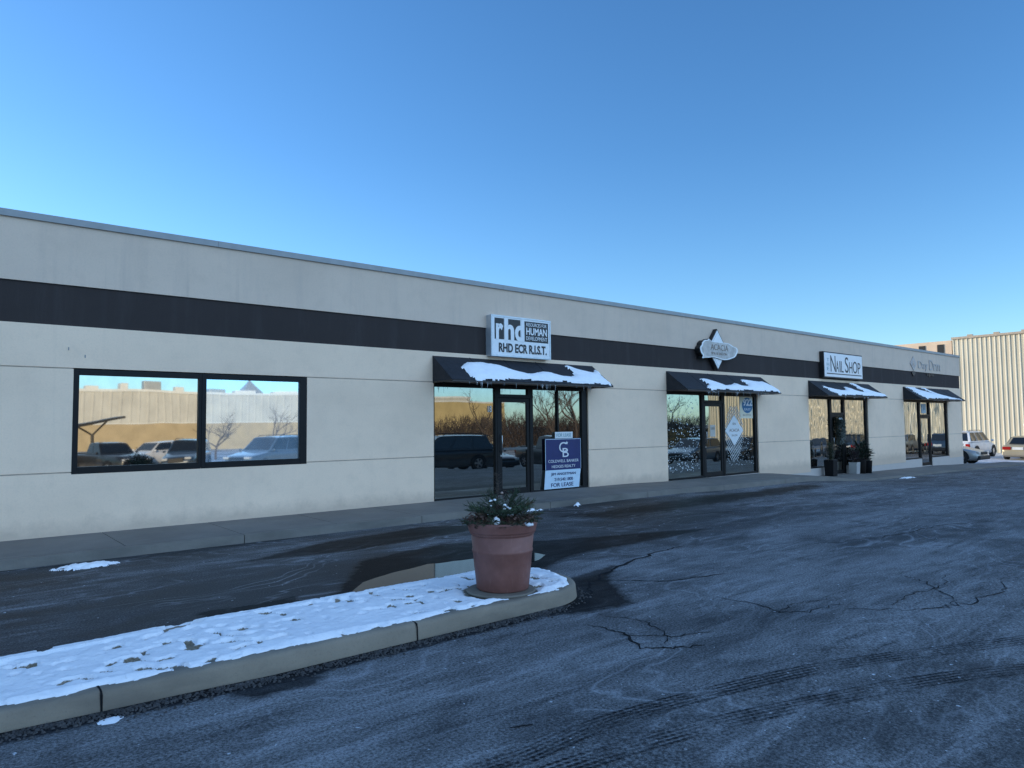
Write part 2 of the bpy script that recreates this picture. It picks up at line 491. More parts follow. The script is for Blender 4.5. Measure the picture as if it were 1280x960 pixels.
# ------------------------------------------------------------------ ground
def lerp_tab(t, x):
    if x <= t[0][0]: return t[0][1]
    for (a, b), (c, d) in zip(t, t[1:]):
        if x <= c:
            k = (x-a)/(c-a); k = k*k*(3-2*k)
            return b+(d-b)*k
    return t[-1][1]
GX = [(13.5, 0), (16, -.05), (20, -.07), (24, -.30), (29, -.36), (34, -.40), (38, -.48), (42, -.6), (52, -.70), (62, -.74)]
GY = [(-80, -1.1), (-20, -.92), (-12, -.76), (-3, -.4), (3, 0)]
def gz(x, y):
    a = lerp_tab(GX, x)
    if y < 3: a += lerp_tab(GY, y)*.85
    return max(a, -1.25)
WALK = [(13.5, .12), (16, .13), (20, .13), (24, .075), (38, .07), (45, .05)]
def walk_z(x): return gz(x, 11) + lerp_tab(WALK, x)

def seg_d(p, a, b):
    ax, ay = a; bx, by = b; px, py = p
    dx, dy = bx-ax, by-ay
    t = max(0, min(1, ((px-ax)*dx+(py-ay)*dy)/(dx*dx+dy*dy+1e-12)))
    return math.hypot(px-ax-t*dx, py-ay-t*dy)
def in_poly(p, q):
    r = False; n = len(q)
    for i in range(n):
        a, b = q[i], q[(i+1) % n]
        if (a[1] > p[1]) != (b[1] > p[1]) and p[0] < (b[0]-a[0])*(p[1]-a[1])/(b[1]-a[1])+a[0]: r = not r
    return r
def sd(p, q):
    d = min(seg_d(p, q[i], q[(i+1) % len(q)]) for i in range(len(q)))
    return d if in_poly(p, q) else -d
WETP = [
    ([(2.9, 6.2), (3.5, 6.9), (4.3, 8.0), (5.7, 8.3), (7.0, 7.5), (8.9, 6.9), (9.6, 6.6), (8.2, 6.5), (6.8, 6.5), (6.0, 6.3), (5.4, 5.9), (5.0, 6.0), (4.2, 6.1)], .35),
    ([(5.0, 5.3), (5.5, 5.5), (6.3, 5.65), (5.75, 5.2), (5.45, 4.8), (5.1, 4.35), (4.6, 4.4), (4.0, 4.66), (4.5, 4.72)], .35),
    ([(-6, 5.1), (-2, 5.1), (1.9, 4.8), (4.2, 4.76), (4.2, 4.56), (1.9, 4.57), (-2, 4.86), (-6, 4.86)], .16),
    ([(1.5, 4.66), (2.2, 4.62), (2.05, 4.42), (1.65, 4.4)], .3),
    ([(3.2, 8.9), (4.6, 9.6), (6.4, 9.9), (7.4, 9.4), (6.6, 9.0), (4.6, 8.7)], .3),
    ([(2.0, 6.75), (2.9, 6.75), (2.9, 6.35), (2.0, 6.35)], .25),
    ([(9.0, 9.2), (14, 9.6), (19, 9.9), (19, 9.2), (13, 8.5), (9.5, 8.4)], 1.2),
]
def wet_val(x, y):
    w = 0.12
    for q, s in WETP:
        xs = [a[0] for a in q]; ys = [a[1] for a in q]
        if x < min(xs)-1 or x > max(xs)+1 or y < min(ys)-1 or y > max(ys)+1: continue
        d = sd((x, y), q)
        w = max(w, .5 + d/s*.5)
    return max(0, min(1, w))
def frost_val(x, y):
    # driving lane beside the walk is darker and damper, the open lot is frosted
    f = .62
    if y > 5.6: f = .62 - .34*min(1, (y-5.6)/1.2)*max(0, min(1, (17-x)/7))
    if x < -1: pass
    f += .12*mn.noise(Vector((x*.22, y*.5, 3.1)))
    if y < 3.2 and x > 3.5: f += .03
    return max(0, min(1, f))

def lines(a, b, c, d, step, far):
    """graded grid lines: coarse a..b, fine b..c, coarse c..d"""
    out = [b]
    s = step
    x = b
    while x > a:
        s = min(far, s*1.35); x -= s; out.insert(0, max(a, x))
    x = b
    while x < c: x += step; out.append(x)
    s = step
    while x < d:
        s = min(far, s*1.3); x += s; out.append(min(d, x))
    return out
xs = lines(-900, -1.5, 14, 1100, .06, 90)
ys = lines(-900, 1.0, 10.6, 900, .06, 90)
mb = MB()
nx, ny = len(xs), len(ys)
wv = []; fv = []
for x in xs:
    for y in ys:
        mb.v.append((x, y, gz(x, y)))
        near = -3 < x < 22 and 0 < y < 12
        wv.append(wet_val(x, y) if near else .1)
        fv.append(frost_val(x, y) if near else (.6 if y < 6 else .5))
for i in range(nx-1):
    for j in range(ny-1):
        mb.f.append((i*ny+j, (i+1)*ny+j, (i+1)*ny+j+1, i*ny+j+1)); mb.m.append(0)
lot = mb.build('parking_lot', M['asphalt'], smooth=True)
for nm, data in (('wet', wv), ('frost', fv)):
    a = lot.data.attributes.new(nm, 'FLOAT', 'POINT')
    a.data.foreach_set('value', data)
tag(lot, kind='structure')

# sidewalk: slabs with open joints, then the kerb strip in front
mb = MB()
x = -20.3
while x < 44:
    n = 4
    x1 = x+1.5-.012
    for k in range(n):
        a = x+(x1-x)*k/n; b = x+(x1-x)*(k+1)/n
        za, zb = walk_z(a), walk_z(b)
        mb.hexa([(a,10.462,-1.2),(b,10.462,-1.2),(b,12.05,-1.2),(a,12.05,-1.2),(a,10.462,za),(b,10.462,zb),(b,12.05,zb+.012),(a,12.05,za+.012)])
    x += 1.5
tag(mb.build('sidewalk', M['walk']), kind='structure')
mb = MB()
x = -20.3
while x < 44:
    x1 = x+3.0-.012
    for k in range(6):
        a = x+(x1-x)*k/6; b = x+(x1-x)*(k+1)/6
        za, zb = walk_z(a)-.002, walk_z(b)-.002
        mb.hexa([(a,10.30,-1.2),(b,10.30,-1.2),(b,10.456,-1.2),(a,10.456,-1.2),(a,10.325,za),(b,10.325,zb),(b,10.456,zb),(a,10.456,za)])
    x += 3.0
tag(mb.build('sidewalk_kerb', M['walk_kerb']), kind='structure')

# cracks in the asphalt: thin tapering seams
cr = MB()
def crack(pts, w=.02, jit=.05, sub=9):
    P = []
    for (a, b) in zip(pts, pts[1:]):
        for k in range(sub):
            t = k/sub
            P.append((a[0]+(b[0]-a[0])*t+random.uniform(-jit, jit), a[1]+(b[1]-a[1])*t+random.uniform(-jit, jit)))
    P.append(pts[-1])
    n = len(P)
    vs = []
    for i, p in enumerate(P):
        q = P[min(i+1, n-1)]; r = P[max(i-1, 0)]
        dx, dy = q[0]-r[0], q[1]-r[1]; l = math.hypot(dx, dy)+1e-9
        ww = w*.62*(.35+.65*math.sin(PI*(i+.6)/(n+.2)))*random.uniform(.45, 1.2)
        for sg in (-1, 1):
            x, y = p[0]-dy/l*ww*sg, p[1]+dx/l*ww*sg
            vs.append((x, y, gz(x, y)+.004))
    cr.add(vs, [(2*i+1, 2*i, 2*i+2, 2*i+3) for i in range(n-1)])
crack([(5.1, 4.9), (5.5, 5.25), (6.2, 5.55), (7.3, 5.85), (8.0, 5.9)], .035, .04)
crack([(5.6, 5.2), (6.1, 4.75), (6.9, 4.5)], .022, .03)
crack([(4.3, 4.15), (4.35, 3.85), (4.15, 3.45), (4.35, 3.3), (4.55, 3.2)], .022, .025)
crack([(4.3, 3.75), (4.55, 3.5), (4.9, 3.35)], .014, .02)
crack([(4.6, 4.3), (4.75, 3.9), (4.6, 3.6), (4.35, 3.4)], .012, .03)
crack([(5.85, 4.1), (5.95, 3.6), (5.8, 3.3), (6.0, 3.15), (6.5, 3.1)], .014, .03)
crack([(5.8, 3.35), (6.3, 3.35), (6.7, 3.2)], .01, .03)
crack([(6.3, 2.95), (6.9, 2.5), (7.4, 2.35), (8.2, 2.3), (9.0, 2.5)], .014, .05)
crack([(6.6, 2.75), (7.2, 2.8), (7.9, 2.75), (8.6, 2.9)], .01, .04)
crack([(7.2, 2.35), (7.6, 2.6), (8.0, 2.9), (8.1, 3.2)], .012, .05)
crack([(9.0, 4.9), (10.5, 4.4), (12.5, 4.3), (14.5, 3.6)], .014, .05)
crack([(9.5, 7.9), (11, 7.7), (13.5, 7.3), (17, 6.6)], .015, .05)
crack([(2.55, 3.05), (2.66, 3.0)], .014, .01, 4)
crack([(1.3, 3.45), (1.42, 3.4)], .02, .008, 3)
tag(cr.build('asphalt_cracks', M['crack']), kind='structure')

# tyre tracks
def track(pts, w, name):
    mb = MB(); us = []
    P = []
    n = 60
    for k in range(n+1):
        t = k/n*(len(pts)-1); i = min(int(t), len(pts)-2); f = t-i
        p0 = pts[max(i-1, 0)]; p1 = pts[i]; p2 = pts[i+1]; p3 = pts[min(i+2, len(pts)-1)]
        P.append(tuple(.5*((2*p1[c])+(-p0[c]+p2[c])*f+(2*p0[c]-5*p1[c]+4*p2[c]-p3[c])*f*f+(-p0[c]+3*p1[c]-3*p2[c]+p3[c])*f**3) for c in (0, 1)))
    L = 0; vs = []; uv = []
    for i, p in enumerate(P):
        q = P[min(i+1, n)]; r = P[max(i-1, 0)]
        dx, dy = q[0]-r[0], q[1]-r[1]; l = math.hypot(dx, dy)
        if i: L += math.dist(p, P[i-1])
        for s_, w_ in ((-1, 0), (1, 1)):
            x, y = p[0]-dy/l*w/2*s_, p[1]+dx/l*w/2*s_
            vs.append((x, y, gz(x, y)+.0045)); uv.append((L, w_))
    mb.add(vs, [(2*i+1, 2*i, 2*i+2, 2*i+3) for i in range(n)])
    o = mb.build(name, M['tread'])
    ul = o.data.uv_layers.new(name='UVMap')
    for lp in o.data.loops: ul.data[lp.index].uv = uv[lp.vertex_index]
    tag(o, kind='structure')
track([(1.5, 2.9), (2.28, 2.76), (2.98, 2.76), (3.84, 2.62), (4.89, 2.36), (6.25, 1.84), (7.5, 1.4), (9, .9)], .17, 'tyre_track')
track([(1.6, 2.55), (2.45, 2.54), (3.44, 2.36), (4.35, 2.1), (4.99, 1.9), (5.68, 1.62), (7, 1.0)], .17, 'tyre_track')

# puddle behind the island
pp = [(3.0, 6.05), (3.35, 6.45), (3.7, 6.85), (4.25, 7.1), (4.9, 7.2), (5.6, 7.15), (6.0, 6.95), (6.2, 6.7), (5.9, 6.5), (5.3, 6.3), (5.0, 6.05), (4.6, 6.02), (3.9, 6.02), (3.4, 6.0)]
P2 = []
for i, a in enumerate(pp):
    b = pp[(i+1) % len(pp)]
    for k in range(6):
        t = k/6; x = a[0]+(b[0]-a[0])*t; y = a[1]+(b[1]-a[1])*t
        j = mn.noise(Vector((x*3, y*3, 1.0)))*.12 + mn.noise(Vector((x*9, y*9, 4.0)))*.04
        P2.append((x+j, y+j*.7, .004))
tag(MB().poly(P2).build('puddle', M['water']), kind='structure')

# ------------------------------------------------------------------ commercial building
FY = 12.0            # facade plane
XL, XR = -45.0, 38.05
G1, G2 = 2.535, 1.027  # groove heights
BB, BT, CB, CT = 3.155, 3.752, 4.635, 4.735
bld = empty('retail_building', (0, FY, 0), label='long low beige shop building with dark band and awnings', cat='building')
bo = Vector((0, FY, 0))
def B(mb, name, mats, parent=bld, **k):
    """build in world coordinates under the building"""
    mb.v = [(v[0], v[1]-FY, v[2]) for v in mb.v]
    return mb.build(name, mats, parent, **k)
SF = [(8.07, 12.57), (15.64, 20.19), (23.42, 28.0), (31.38, 36.3)]
SFF = [.12, .10, -.225, -.285]                 # floor levels of the doors
SILL = [None, None, .055, .035]                # sill of the side lights where the foundation shows
DOORX = [(9.75, 10.75), (17.34, 18.38), (25.05, 26.12), (33.1, 34.25)]
WIN = (1.79, 5.37, 1.0, 2.53)
gap = .009
wall = MB()
yb = FY+.03
def strip(mb, x0, x1, z0, z1, y0=FY, y1=None):
    mb.box(x0, x1, y0, FY+.34 if y1 is None else y1, z0, z1)
# lower course, between window openings
edges = [XL] + [e for s in SF for e in s] + [XR]
for i in range(0, len(edges), 2):
    strip(wall, edges[i], edges[i+1], -.05, G2-gap)
# foundation strip under the wall
pl = MB()
pl.box(XL, 15.64, FY+.012, FY+.34, -1.3, -.052)
pl.box(15.64, 20.19, FY+.012, FY+.34, -1.3, .085)
pl.box(20.19, 23.42, FY+.004, FY+.34, -1.3, -.052)
for i in (2, 3):
    a, b = SF[i]; d0, d1 = DOORX[i]
    pl.box(a, d0-.004, FY+.004, FY+.34, -1.3, SILL[i]); pl.box(d1+.004, b, FY+.004, FY+.34, -1.3, SILL[i])
    pl.box(d0-.004, d1+.004, FY+.05, FY+.34, -1.3, SFF[i]-.004)
pl.box(28.0, 31.38, FY+.004, FY+.34, -1.3, -.052); pl.box(36.3, XR, FY+.004, FY+.34, -1.3, -.052)
# middle course
mid = [XL, WIN[0], WIN[1]] + [e for s in SF for e in s] + [XR]
for i in range(0, len(mid), 2):
    strip(wall, mid[i], mid[i+1], G2+gap, G1-gap)
# the courses above
strip(wall, XL, XR, G1+gap, BB)
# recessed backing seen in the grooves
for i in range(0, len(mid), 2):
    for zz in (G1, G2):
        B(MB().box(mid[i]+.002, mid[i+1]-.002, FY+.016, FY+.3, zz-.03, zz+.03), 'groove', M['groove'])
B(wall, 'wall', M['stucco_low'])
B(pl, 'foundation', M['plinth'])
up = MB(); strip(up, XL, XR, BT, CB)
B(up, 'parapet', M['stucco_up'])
bd = MB(); bd.box(XL, XR, FY+.028, FY+.34, BB-.002, BT+.002)
B(bd, 'dark_band', M['stucco_band'])
cp = MB()
x = XL
while x < XR-.01:
    x1 = min(x+3.05, XR+.03)
    cp.hexa([(x,FY-.035,CB),(x1-.004,FY-.035,CB),(x1-.004,FY+.38,CB),(x,FY+.38,CB),(x,FY-.03,CT),(x1-.004,FY-.03,CT),(x1-.004,FY+.38,CT+.02),(x,FY+.38,CT+.02)])
    x = x1
B(cp, 'coping', M['coping'])
# side, back walls and flat roof
sh = MB()
sh.box(XL, XL+.3, FY+.34, 22.0, -1.3, CB); sh.box(XR-.3, XR, FY+.34, 22.0, -1.3, CB); sh.box(XL, XR, 22.0, 22.3, -1.3, CT+.2)
B(sh, 'side_wall', M['stucco_up'])
B(MB().box(XL+.3, XR-.3, FY+.34, 22.0, 4.2, 4.3), 'roof', M['roof'])
# small stains / fixings on the wall
for fx, fz in ((1.72, 2.82), (1.93, 2.72)):
    B(MB().box(fx-.006, fx+.006, FY-.008, FY+.005, fz-.022, fz+.022), 'wall_fixing', M['coping'])

def frame_pane(x0, x1, z0, z1, glass, jl=.07, jr=.07, jt=.07, jb=.07, y0=FY+.035, depth=.1, name='window'):
    """a frame (part) with its pane (sub-part)"""
    f = MB()
    f.box(x0, x0+jl, y0, y0+depth, z0, z1); f.box(x1-jr, x1, y0, y0+depth, z0, z1)
    f.box(x0+jl, x1-jr, y0, y0+depth, z1-jt, z1); f.box(x0+jl, x1-jr, y0, y0+depth, z0, z0+jb)
    fo = B(f, name, M['bronze'], bevel=.004)
    p = MB().poly([(x0+jl-.01, y0+.045, z0+jb-.01), (x1-jr+.01, y0+.045, z0+jb-.01), (x1-jr+.01, y0+.045, z1-jt+.01), (x0+jl-.01, y0+.045, z1-jt+.01)])
    B(p, 'pane', glass, fo)
    return fo
# big office window: two panes with a broad mullion
a, b, z0, z1 = WIN
frame_pane(a, 3.58, z0, z1, G_LEFT, .075, .045, .085, .1, y0=FY-.004)
frame_pane(3.583, b, z0, z1, G_LEFT2, .07, .13, .085, .1, y0=FY-.004)
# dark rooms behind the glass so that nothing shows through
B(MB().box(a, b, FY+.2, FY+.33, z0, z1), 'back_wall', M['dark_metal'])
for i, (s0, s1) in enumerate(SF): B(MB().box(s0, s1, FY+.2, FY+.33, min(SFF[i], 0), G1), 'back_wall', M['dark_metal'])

GL = [G_RHD, G_ACA, G_NAIL, G_LAST]
HEAD = G1
for i, (s0, s1) in enumerate(SF):
    d0, d1 = DOORX[i]
    zf = SFF[i]
    zs = SILL[i] if SILL[i] is not None else zf+.002
    frame_pane(s0, d0-.0015, zs, HEAD, GL[i], .045, .05, .09, .05, name='storefront_window')
    frame_pane(d1+.0015, s1, zs, HEAD, GL[i], .05, .19 if i == 0 else .12, .09, .05, name='storefront_window')
    dh = zf+2.13
    if i == 0:
        mu = MB().box(11.565, 11.61, FY+.036, FY+.074, zs+.05, HEAD-.09)
        B(mu, 'mullion', M['bronze'])
    frame_pane(d0, d1, dh, HEAD, GL[i], .1, .1, .09, .075, name='transom')
    # door leaf: jamb posts belong to the leaf frame
    j = MB().box(d0, d0+.05, FY+.03, FY+.14, zf, dh-.002).box(d1-.05, d1, FY+.03, FY+.14, zf, dh-.002)
    B(j, 'door_jamb', M['bronze'])
    q0, q1 = d0+.054, d1-.054
    L = MB()
    st = .085
    L.box(q0, q0+st, FY+.045, FY+.09, zf+.012, dh-.006); L.box(q1-st, q1, FY+.045, FY+.09, zf+.012, dh-.006)
    L.box(q0+st, q1-st, FY+.045, FY+.09, dh-.1, dh-.006); L.box(q0+st, q1-st, FY+.045, FY+.09, zf+.012, zf+.14)
    dr = B(L, 'door', M['bronze'], bevel=.004)
    B(MB().poly([(q0+st-.01, FY+.07, zf+.13), (q1-st+.01, FY+.07, zf+.13), (q1-st+.01, FY+.07, dh-.09), (q0+st-.01, FY+.07, dh-.09)]), 'pane', GL[i], dr)
    hx = q0+.042
    h = MB().tube([(hx, FY+.043, zf+.95), (hx, FY-.01, zf+.95), (hx, FY-.01, zf+1.3), (hx, FY+.043, zf+1.3)], .012, 8)
    B(h, 'handle', M['steel'], dr, smooth=True)
    B(MB().tube([(hx, FY+.046, zf+.86), (hx, FY+.03, zf+.86)], .022, 12), 'lock', M['steel'], dr)
    if i == 0:
        B(MB().box(q0+.1, q1-.1, FY+.02, FY+.044, zf+.98, zf+1.03), 'push_bar', M['dull_steel'], dr)

# ------------------------------------------------------------------ text
def text_mesh(body, bold=0.0, shear=0.0, ex=.0):
    cu = bpy.data.curves.new('t', 'FONT')
    cu.body = body; cu.size = 1; cu.offset = bold; cu.shear = shear; cu.extrude = ex
    cu.resolution_u = 4
    o = bpy.data.objects.new('t', cu)
    C.objects.link(o)
    dg = bpy.context.evaluated_depsgraph_get()
    me = bpy.data.meshes.new_from_object(o.evaluated_get(dg))
    bpy.data.objects.remove(o); bpy.data.curves.remove(cu)
    return me
def lettering(body, x0, x1, z0, z1, y, mat, parent, bold=0.0, shear=0.0, name='lettering', thick=.004):
    """text fitted exactly into a rectangle of a wall-parallel face; coordinates local to the parent"""
    me = text_mesh(body, bold, shear, .5)
    X = [v.co.x for v in me.vertices]; Y = [v.co.y for v in me.vertices]
    ax, bx, ay, by = min(X), max(X), min(Y), max(Y)
    for v in me.vertices:
        u = (v.co.x-ax)/(bx-ax); w = (v.co.y-ay)/(by-ay)
        d = v.co.z
        v.co = (x0+u*(x1-x0), y-thick*(d+.5), z0+w*(z1-z0))
    me.materials.clear(); me.materials.append(mat)
    me.name = name
    o = bpy.data.objects.new(name, me)
    link(o, parent)
    return o

# ------------------------------------------------------------------ awnings
AW = [(8.05, 12.72), (15.64, 20.4), (23.43, 28.12), (31.37, 36.45)]
AZ0, AZ1, AY0 = 2.545, 3.07, 11.32
SNOW = [  # snow outline on the slope: (u along 0..1, v 0 = front edge .. 1 = wall)
    [(.125,.0),(.11,.1),(.10,.55),(.16,.78),(.25,.8),(.33,.72),(.40,.52),(.47,.40),(.53,.44),(.58,.54),(.63,.5),(.69,.36),(.75,.34),(.785,.45),(.79,.7),(.77,.86),(.80,.9),(.87,.72),(.95,.62),(.985,.8),(1.0,.6),(.985,.45),(.99,.25),(1.0,.12),(.99,.0),(.9,.07),(.8,.02),(.7,.06),(.6,.1),(.52,.06),(.42,.1),(.34,.12),(.27,.02)],
    [(.22,.0),(.2,.12),(.255,.3),(.24,.62),(.28,.68),(.36,.5),(.43,.3),(.5,.36),(.56,.46),(.62,.36),(.68,.32),(.70,.45),(.675,.66),(.71,.74),(.80,.7),(.88,.66),(.93,.68),(.985,.42),(1.0,.1),(.99,.0),(.88,.06),(.76,.03),(.64,.07),(.52,.02),(.4,.06),(.3,.02)],
    [(.16,.0),(.13,.2),(.08,.55),(.1,.62),(.2,.45),(.3,.38),(.4,.4),(.43,.62),(.46,.66),(.55,.42),(.65,.3),(.7,.35),(.66,.6),(.67,.8),(.62,.93),(.66,1.0),(.72,.9),(.73,.7),(.82,.5),(.9,.35),(1.0,.22),(1.0,.02),(.85,.04),(.7,.02),(.5,.07),(.35,.03)],
    [(.12,.0),(.08,.3),(.05,.62),(.1,.68),(.02,.95),(.1,1.0),(.22,.96),(.2,.8),(.28,.72),(.4,.52),(.43,.6),(.38,.8),(.36,.98),(.41,1.0),(.44,.8),(.5,.55),(.58,.42),(.68,.28),(.8,.16),(.9,.12),(.92,.0),(.7,.04),(.5,.08),(.3,.04)],
]
AL = ['black awning with long snow drift over the resource centre entrance',
      'black awning with snow under the star shaped salon sign',
      'black awning with thin snow strip under the nail shop sign',
      'smallest looking black awning, at the far end beneath the faded lettering']
for i, (a0, a1) in enumerate(AW):
    W = a1-a0
    t = empty('awning', (a0, FY, AZ0), label=AL[i], cat='awning', group='black shop awnings')
    dy = AY0-FY; dz = AZ1-AZ0
    yk = -.003
    c = MB()
    # slope and two end triangles of fabric, 6 mm thick
    c.hexa([(0, dy, .0), (W, dy, .0), (W, yk, dz-.012), (0, yk, dz-.012), (0, dy-.006, .01), (W, dy-.006, .01), (W, yk, dz), (0, yk, dz)])
    # sewn seams between the fabric widths
    ns_ = max(3, round(W/.95))
    for k in range(1, ns_):
        xq = W*k/ns_
        c.hexa([(xq-.012, dy-.0062, .0105), (xq+.012, dy-.0062, .0105), (xq+.012, yk-.001, dz+.0003), (xq-.012, yk-.001, dz+.0003),
                (xq-.008, dy-.011, .016), (xq+.008, dy-.011, .016), (xq+.008, yk-.004, dz+.006), (xq-.008, yk-.004, dz+.006)])
    c.build('cover', M['awning'], t)
    for x in (-.0065, W+.0005):
        e = MB()
        q = [(x, dy, 0), (x, yk, 0), (x, yk, dz), (x+.006, dy, 0), (x+.006, yk, 0), (x+.006, yk, dz)]
        e.add(q, [(0, 1, 2), (3, 5, 4), (0, 3, 4, 1), (1, 4, 5, 2), (2, 5, 3, 0)])
        e.build('end_panel', M['awning'], t)
    r = MB()
    r.box(0, W, dy-.012, dy+.02, -.03, -.001)
    r.box(0, .025, dy+.021, -.004, -.03, -.004); r.box(W-.025, W, dy+.021, -.004, -.03, -.004)
    r.build('front_rail', M['awning_edge'], t)
    # snow: irregular slab with soft edge lying on the slope
    q = SNOW[i]
    sl = math.hypot(dy, dz)
    nu, nv = 130, 26
    pts = {}
    mb = MB()
    nrm = Vector((0, -dz, -dy)).normalized()
    for a in range(nu+1):
        for b in range(nv+1):
            u, v = a/nu, b/nv
            d = sd((u*W, v*sl), [(p[0]*W, p[1]*sl) for p in q])
            d += .022*mn.noise(Vector((u*W*5, v*5, i*3.0))) + .009*mn.noise(Vector((u*W*14, v*14, i*5.0)))
            if d > -.012:
                h = .07*(1-math.exp(-max(d, 0)/.07)) + .012*mn.noise(Vector((u*W*4, v*6, 9.0+i)))*min(1, max(0, d)/.08)
                p = Vector((u*W, dy-dy*v, dz*v)) + nrm*(h+.012 if d > 0 else .0)
                pts[(a, b)] = len(mb.v); mb.v.append(tuple(p))
    for a in range(nu):
        for b in range(nv):
            k = [(a, b), (a+1, b), (a+1, b+1), (a, b+1)]
            if all(z in pts for z in k):
                mb.f.append([pts[z] for z in k]); mb.m.append(0)
    # front lip of the snow hanging at the eave
    for a in range(nu):
        if (a, 0) in pts and (a+1, 0) in pts:
            p, r2 = Vector(mb.v[pts[(a, 0)]]), Vector(mb.v[pts[(a+1, 0)]])
            j = len(mb.v)
            mb.v += [tuple(p), tuple(r2), (r2.x, dy-.014, -.004), (p.x, dy-.014, -.004)]
            mb.f.append([j, j+3, j+2, j+1]); mb.m.append(0)
    mb.build('snow_cover', M['snow'], t, smooth=True)
    # icicles
    cnt = [26, 30, 16, 6][i]
    for k in range(cnt):
        u = random.choice(([.13,.16,.28,.5,.53,.78,.82], [.23,.3,.45,.6,.75], [.2,.4,.6], [.3,.5])[i]) + random.uniform(-.05, .07)
        ln = random.uniform(.03, .17)*(1, .9, .6, .5)[i]
        rr = random.uniform(.004, .008)
        MB().tube([(0, 0, 0), (.002, 0, -ln*.5), (0, 0, -ln)], [rr, rr*.6, .001], 6).build('icicle', M['ice'], t, smooth=True, loc=(u*W, dy-.013, -.028))

# ------------------------------------------------------------------ signs
# 1: illuminated box sign of the resource centre
sx0, sx1, sz0, sz1 = 9.44, 11.19, 3.13, 4.03
sg = empty('shop_sign', (sx0, FY, sz0), label='white box sign with black rhd blocks above the first awning', cat='sign')
W, Hh = sx1-sx0, sz1-sz0
yf = -.165
MB().box(0, W, yf+.012, .026, 0, Hh).build('cabinet', M['alu'], sg, bevel=.008)
r = MB(); e = .035
r.box(0, e, yf-.006, yf+.011, 0, Hh); r.box(W-e, W, yf-.006, yf+.011, 0, Hh); r.box(e, W-e, yf-.006, yf+.011, Hh-e, Hh); r.box(e, W-e, yf-.006, yf+.011, 0, e)
r.build('trim_frame', M['alu'], sg, bevel=.003)
MB().box(e, W-e, yf+.002, yf+.0115, e, Hh-e).build('face', M['white_face'], sg)
def blk(u0, u1, v0, v1, nm='black_block', mt='ink', dp=.003, parent=sg, W_=W, H_=Hh, y_=yf+.002):
    return MB().box(u0*W_, u1*W_, y_-dp, y_-.0005, v0*H_, v1*H_).build(nm, M[mt], parent)
blk(.055, .205, .42, .93); blk(.275, .475, .42, .93); blk(.545, .955, .41, .92)
yt = yf-.0015
lettering('r', .075*W, .19*W, .40*Hh, .80*Hh, yt, M['white_face'], sg, .035)
lettering('h', .212*W, .368*W, .40*Hh, .96*Hh, yt, M['white_face'], sg, .035)
lettering('d', .382*W, .538*W, .40*Hh, .96*Hh, yt, M['white_face'], sg, .035)
lettering('RESOURCES FOR', .575*W, .925*W, .80*Hh, .885*Hh, yt, M['white_face'], sg, .0)
lettering('HUMAN', .572*W, .93*W, .585*Hh, .765*Hh, yt, M['white_face'], sg, .025)
lettering('DEVELOPMENT', .57*W, .935*W, .455*Hh, .55*Hh, yt, M['white_face'], sg, .0)
lettering('RHD ECR R.I.S.T.', .12*W, .925*W, .11*Hh, .335*Hh, yt, M['ink'], sg, .03)

# 2: star and cloud shaped salon sign
sg = empty('shop_sign', (17.9, FY, 3.79), label='star shaped cut-out sign with pale rounded plaque above second awning', cat='sign')
dia = [(0, -.61), (.5, 0), (0, .6), (-.5, 0)]
MB().prism_xz(dia, -.13, .026).build('diamond_cabinet', M['black_box'], sg)
MB().prism_xz([(x*.93, z*.93) for x, z in dia], -.137, -.1305).build('diamond_face', M['white_face'], sg)
MB().prism_xz([(x*.82, z*.82) for x, z in dia], -.1395, -.1375).build('diamond_line', M['alu'], sg)
MB().prism_xz([(x*.79, z*.79) for x, z in dia], -.142, -.1397).build('diamond_panel', M['white_face'], sg)
cl = [(x_, z_*.76) for x_, z_ in [(-.93,-.02),(-.88,-.2),(-.8,-.3),(-.84,-.4),(-.66,-.37),(-.5,-.36),(-.3,-.33),(-.05,-.36),(.2,-.4),(.45,-.38),(.7,-.3),(.83,-.24),(.95,-.08),(.97,.06),(.9,.13),(.75,.16),(.55,.25),(.38,.27),(.2,.27),(-.1,.27),(-.35,.28),(-.5,.36),(-.55,.31),(-.7,.29),(-.82,.18),(-.84,.1)]]
n = len(cl); c2 = []
for i in range(n):
    p0, p1, p2, p3 = cl[i-1], cl[i], cl[(i+1) % n], cl[(i+2) % n]
    for k in range(3):
        f = k/3
        c2.append(tuple(.5*((2*p1[c])+(-p0[c]+p2[c])*f+(2*p0[c]-5*p1[c]+4*p2[c]-p3[c])*f*f+(-p0[c]+3*p1[c]-3*p2[c]+p3[c])*f**3) for c in (0, 1)))
MB().prism_xz(c2, -.175, -.0).build('plaque_cabinet', M['black_box'], sg)
MB().prism_xz(c2, -.183, -.1755).build('plaque_edge', M['white_face'], sg)
MB().prism_xz([(x*.93, z*.9) for x, z in c2], -.1855, -.1835).build('plaque_face', simple('bleached_wood_print', (.5, .46, .42), .6, 0, .28, 5), sg)
lettering('ACACIA', -.42, .46, -.04, .13, -.186, M['taupe'], sg, .0)
lettering('SPA & SALON', -.4, .4, -.17, -.1, -.186, M['taupe'], sg, .0)

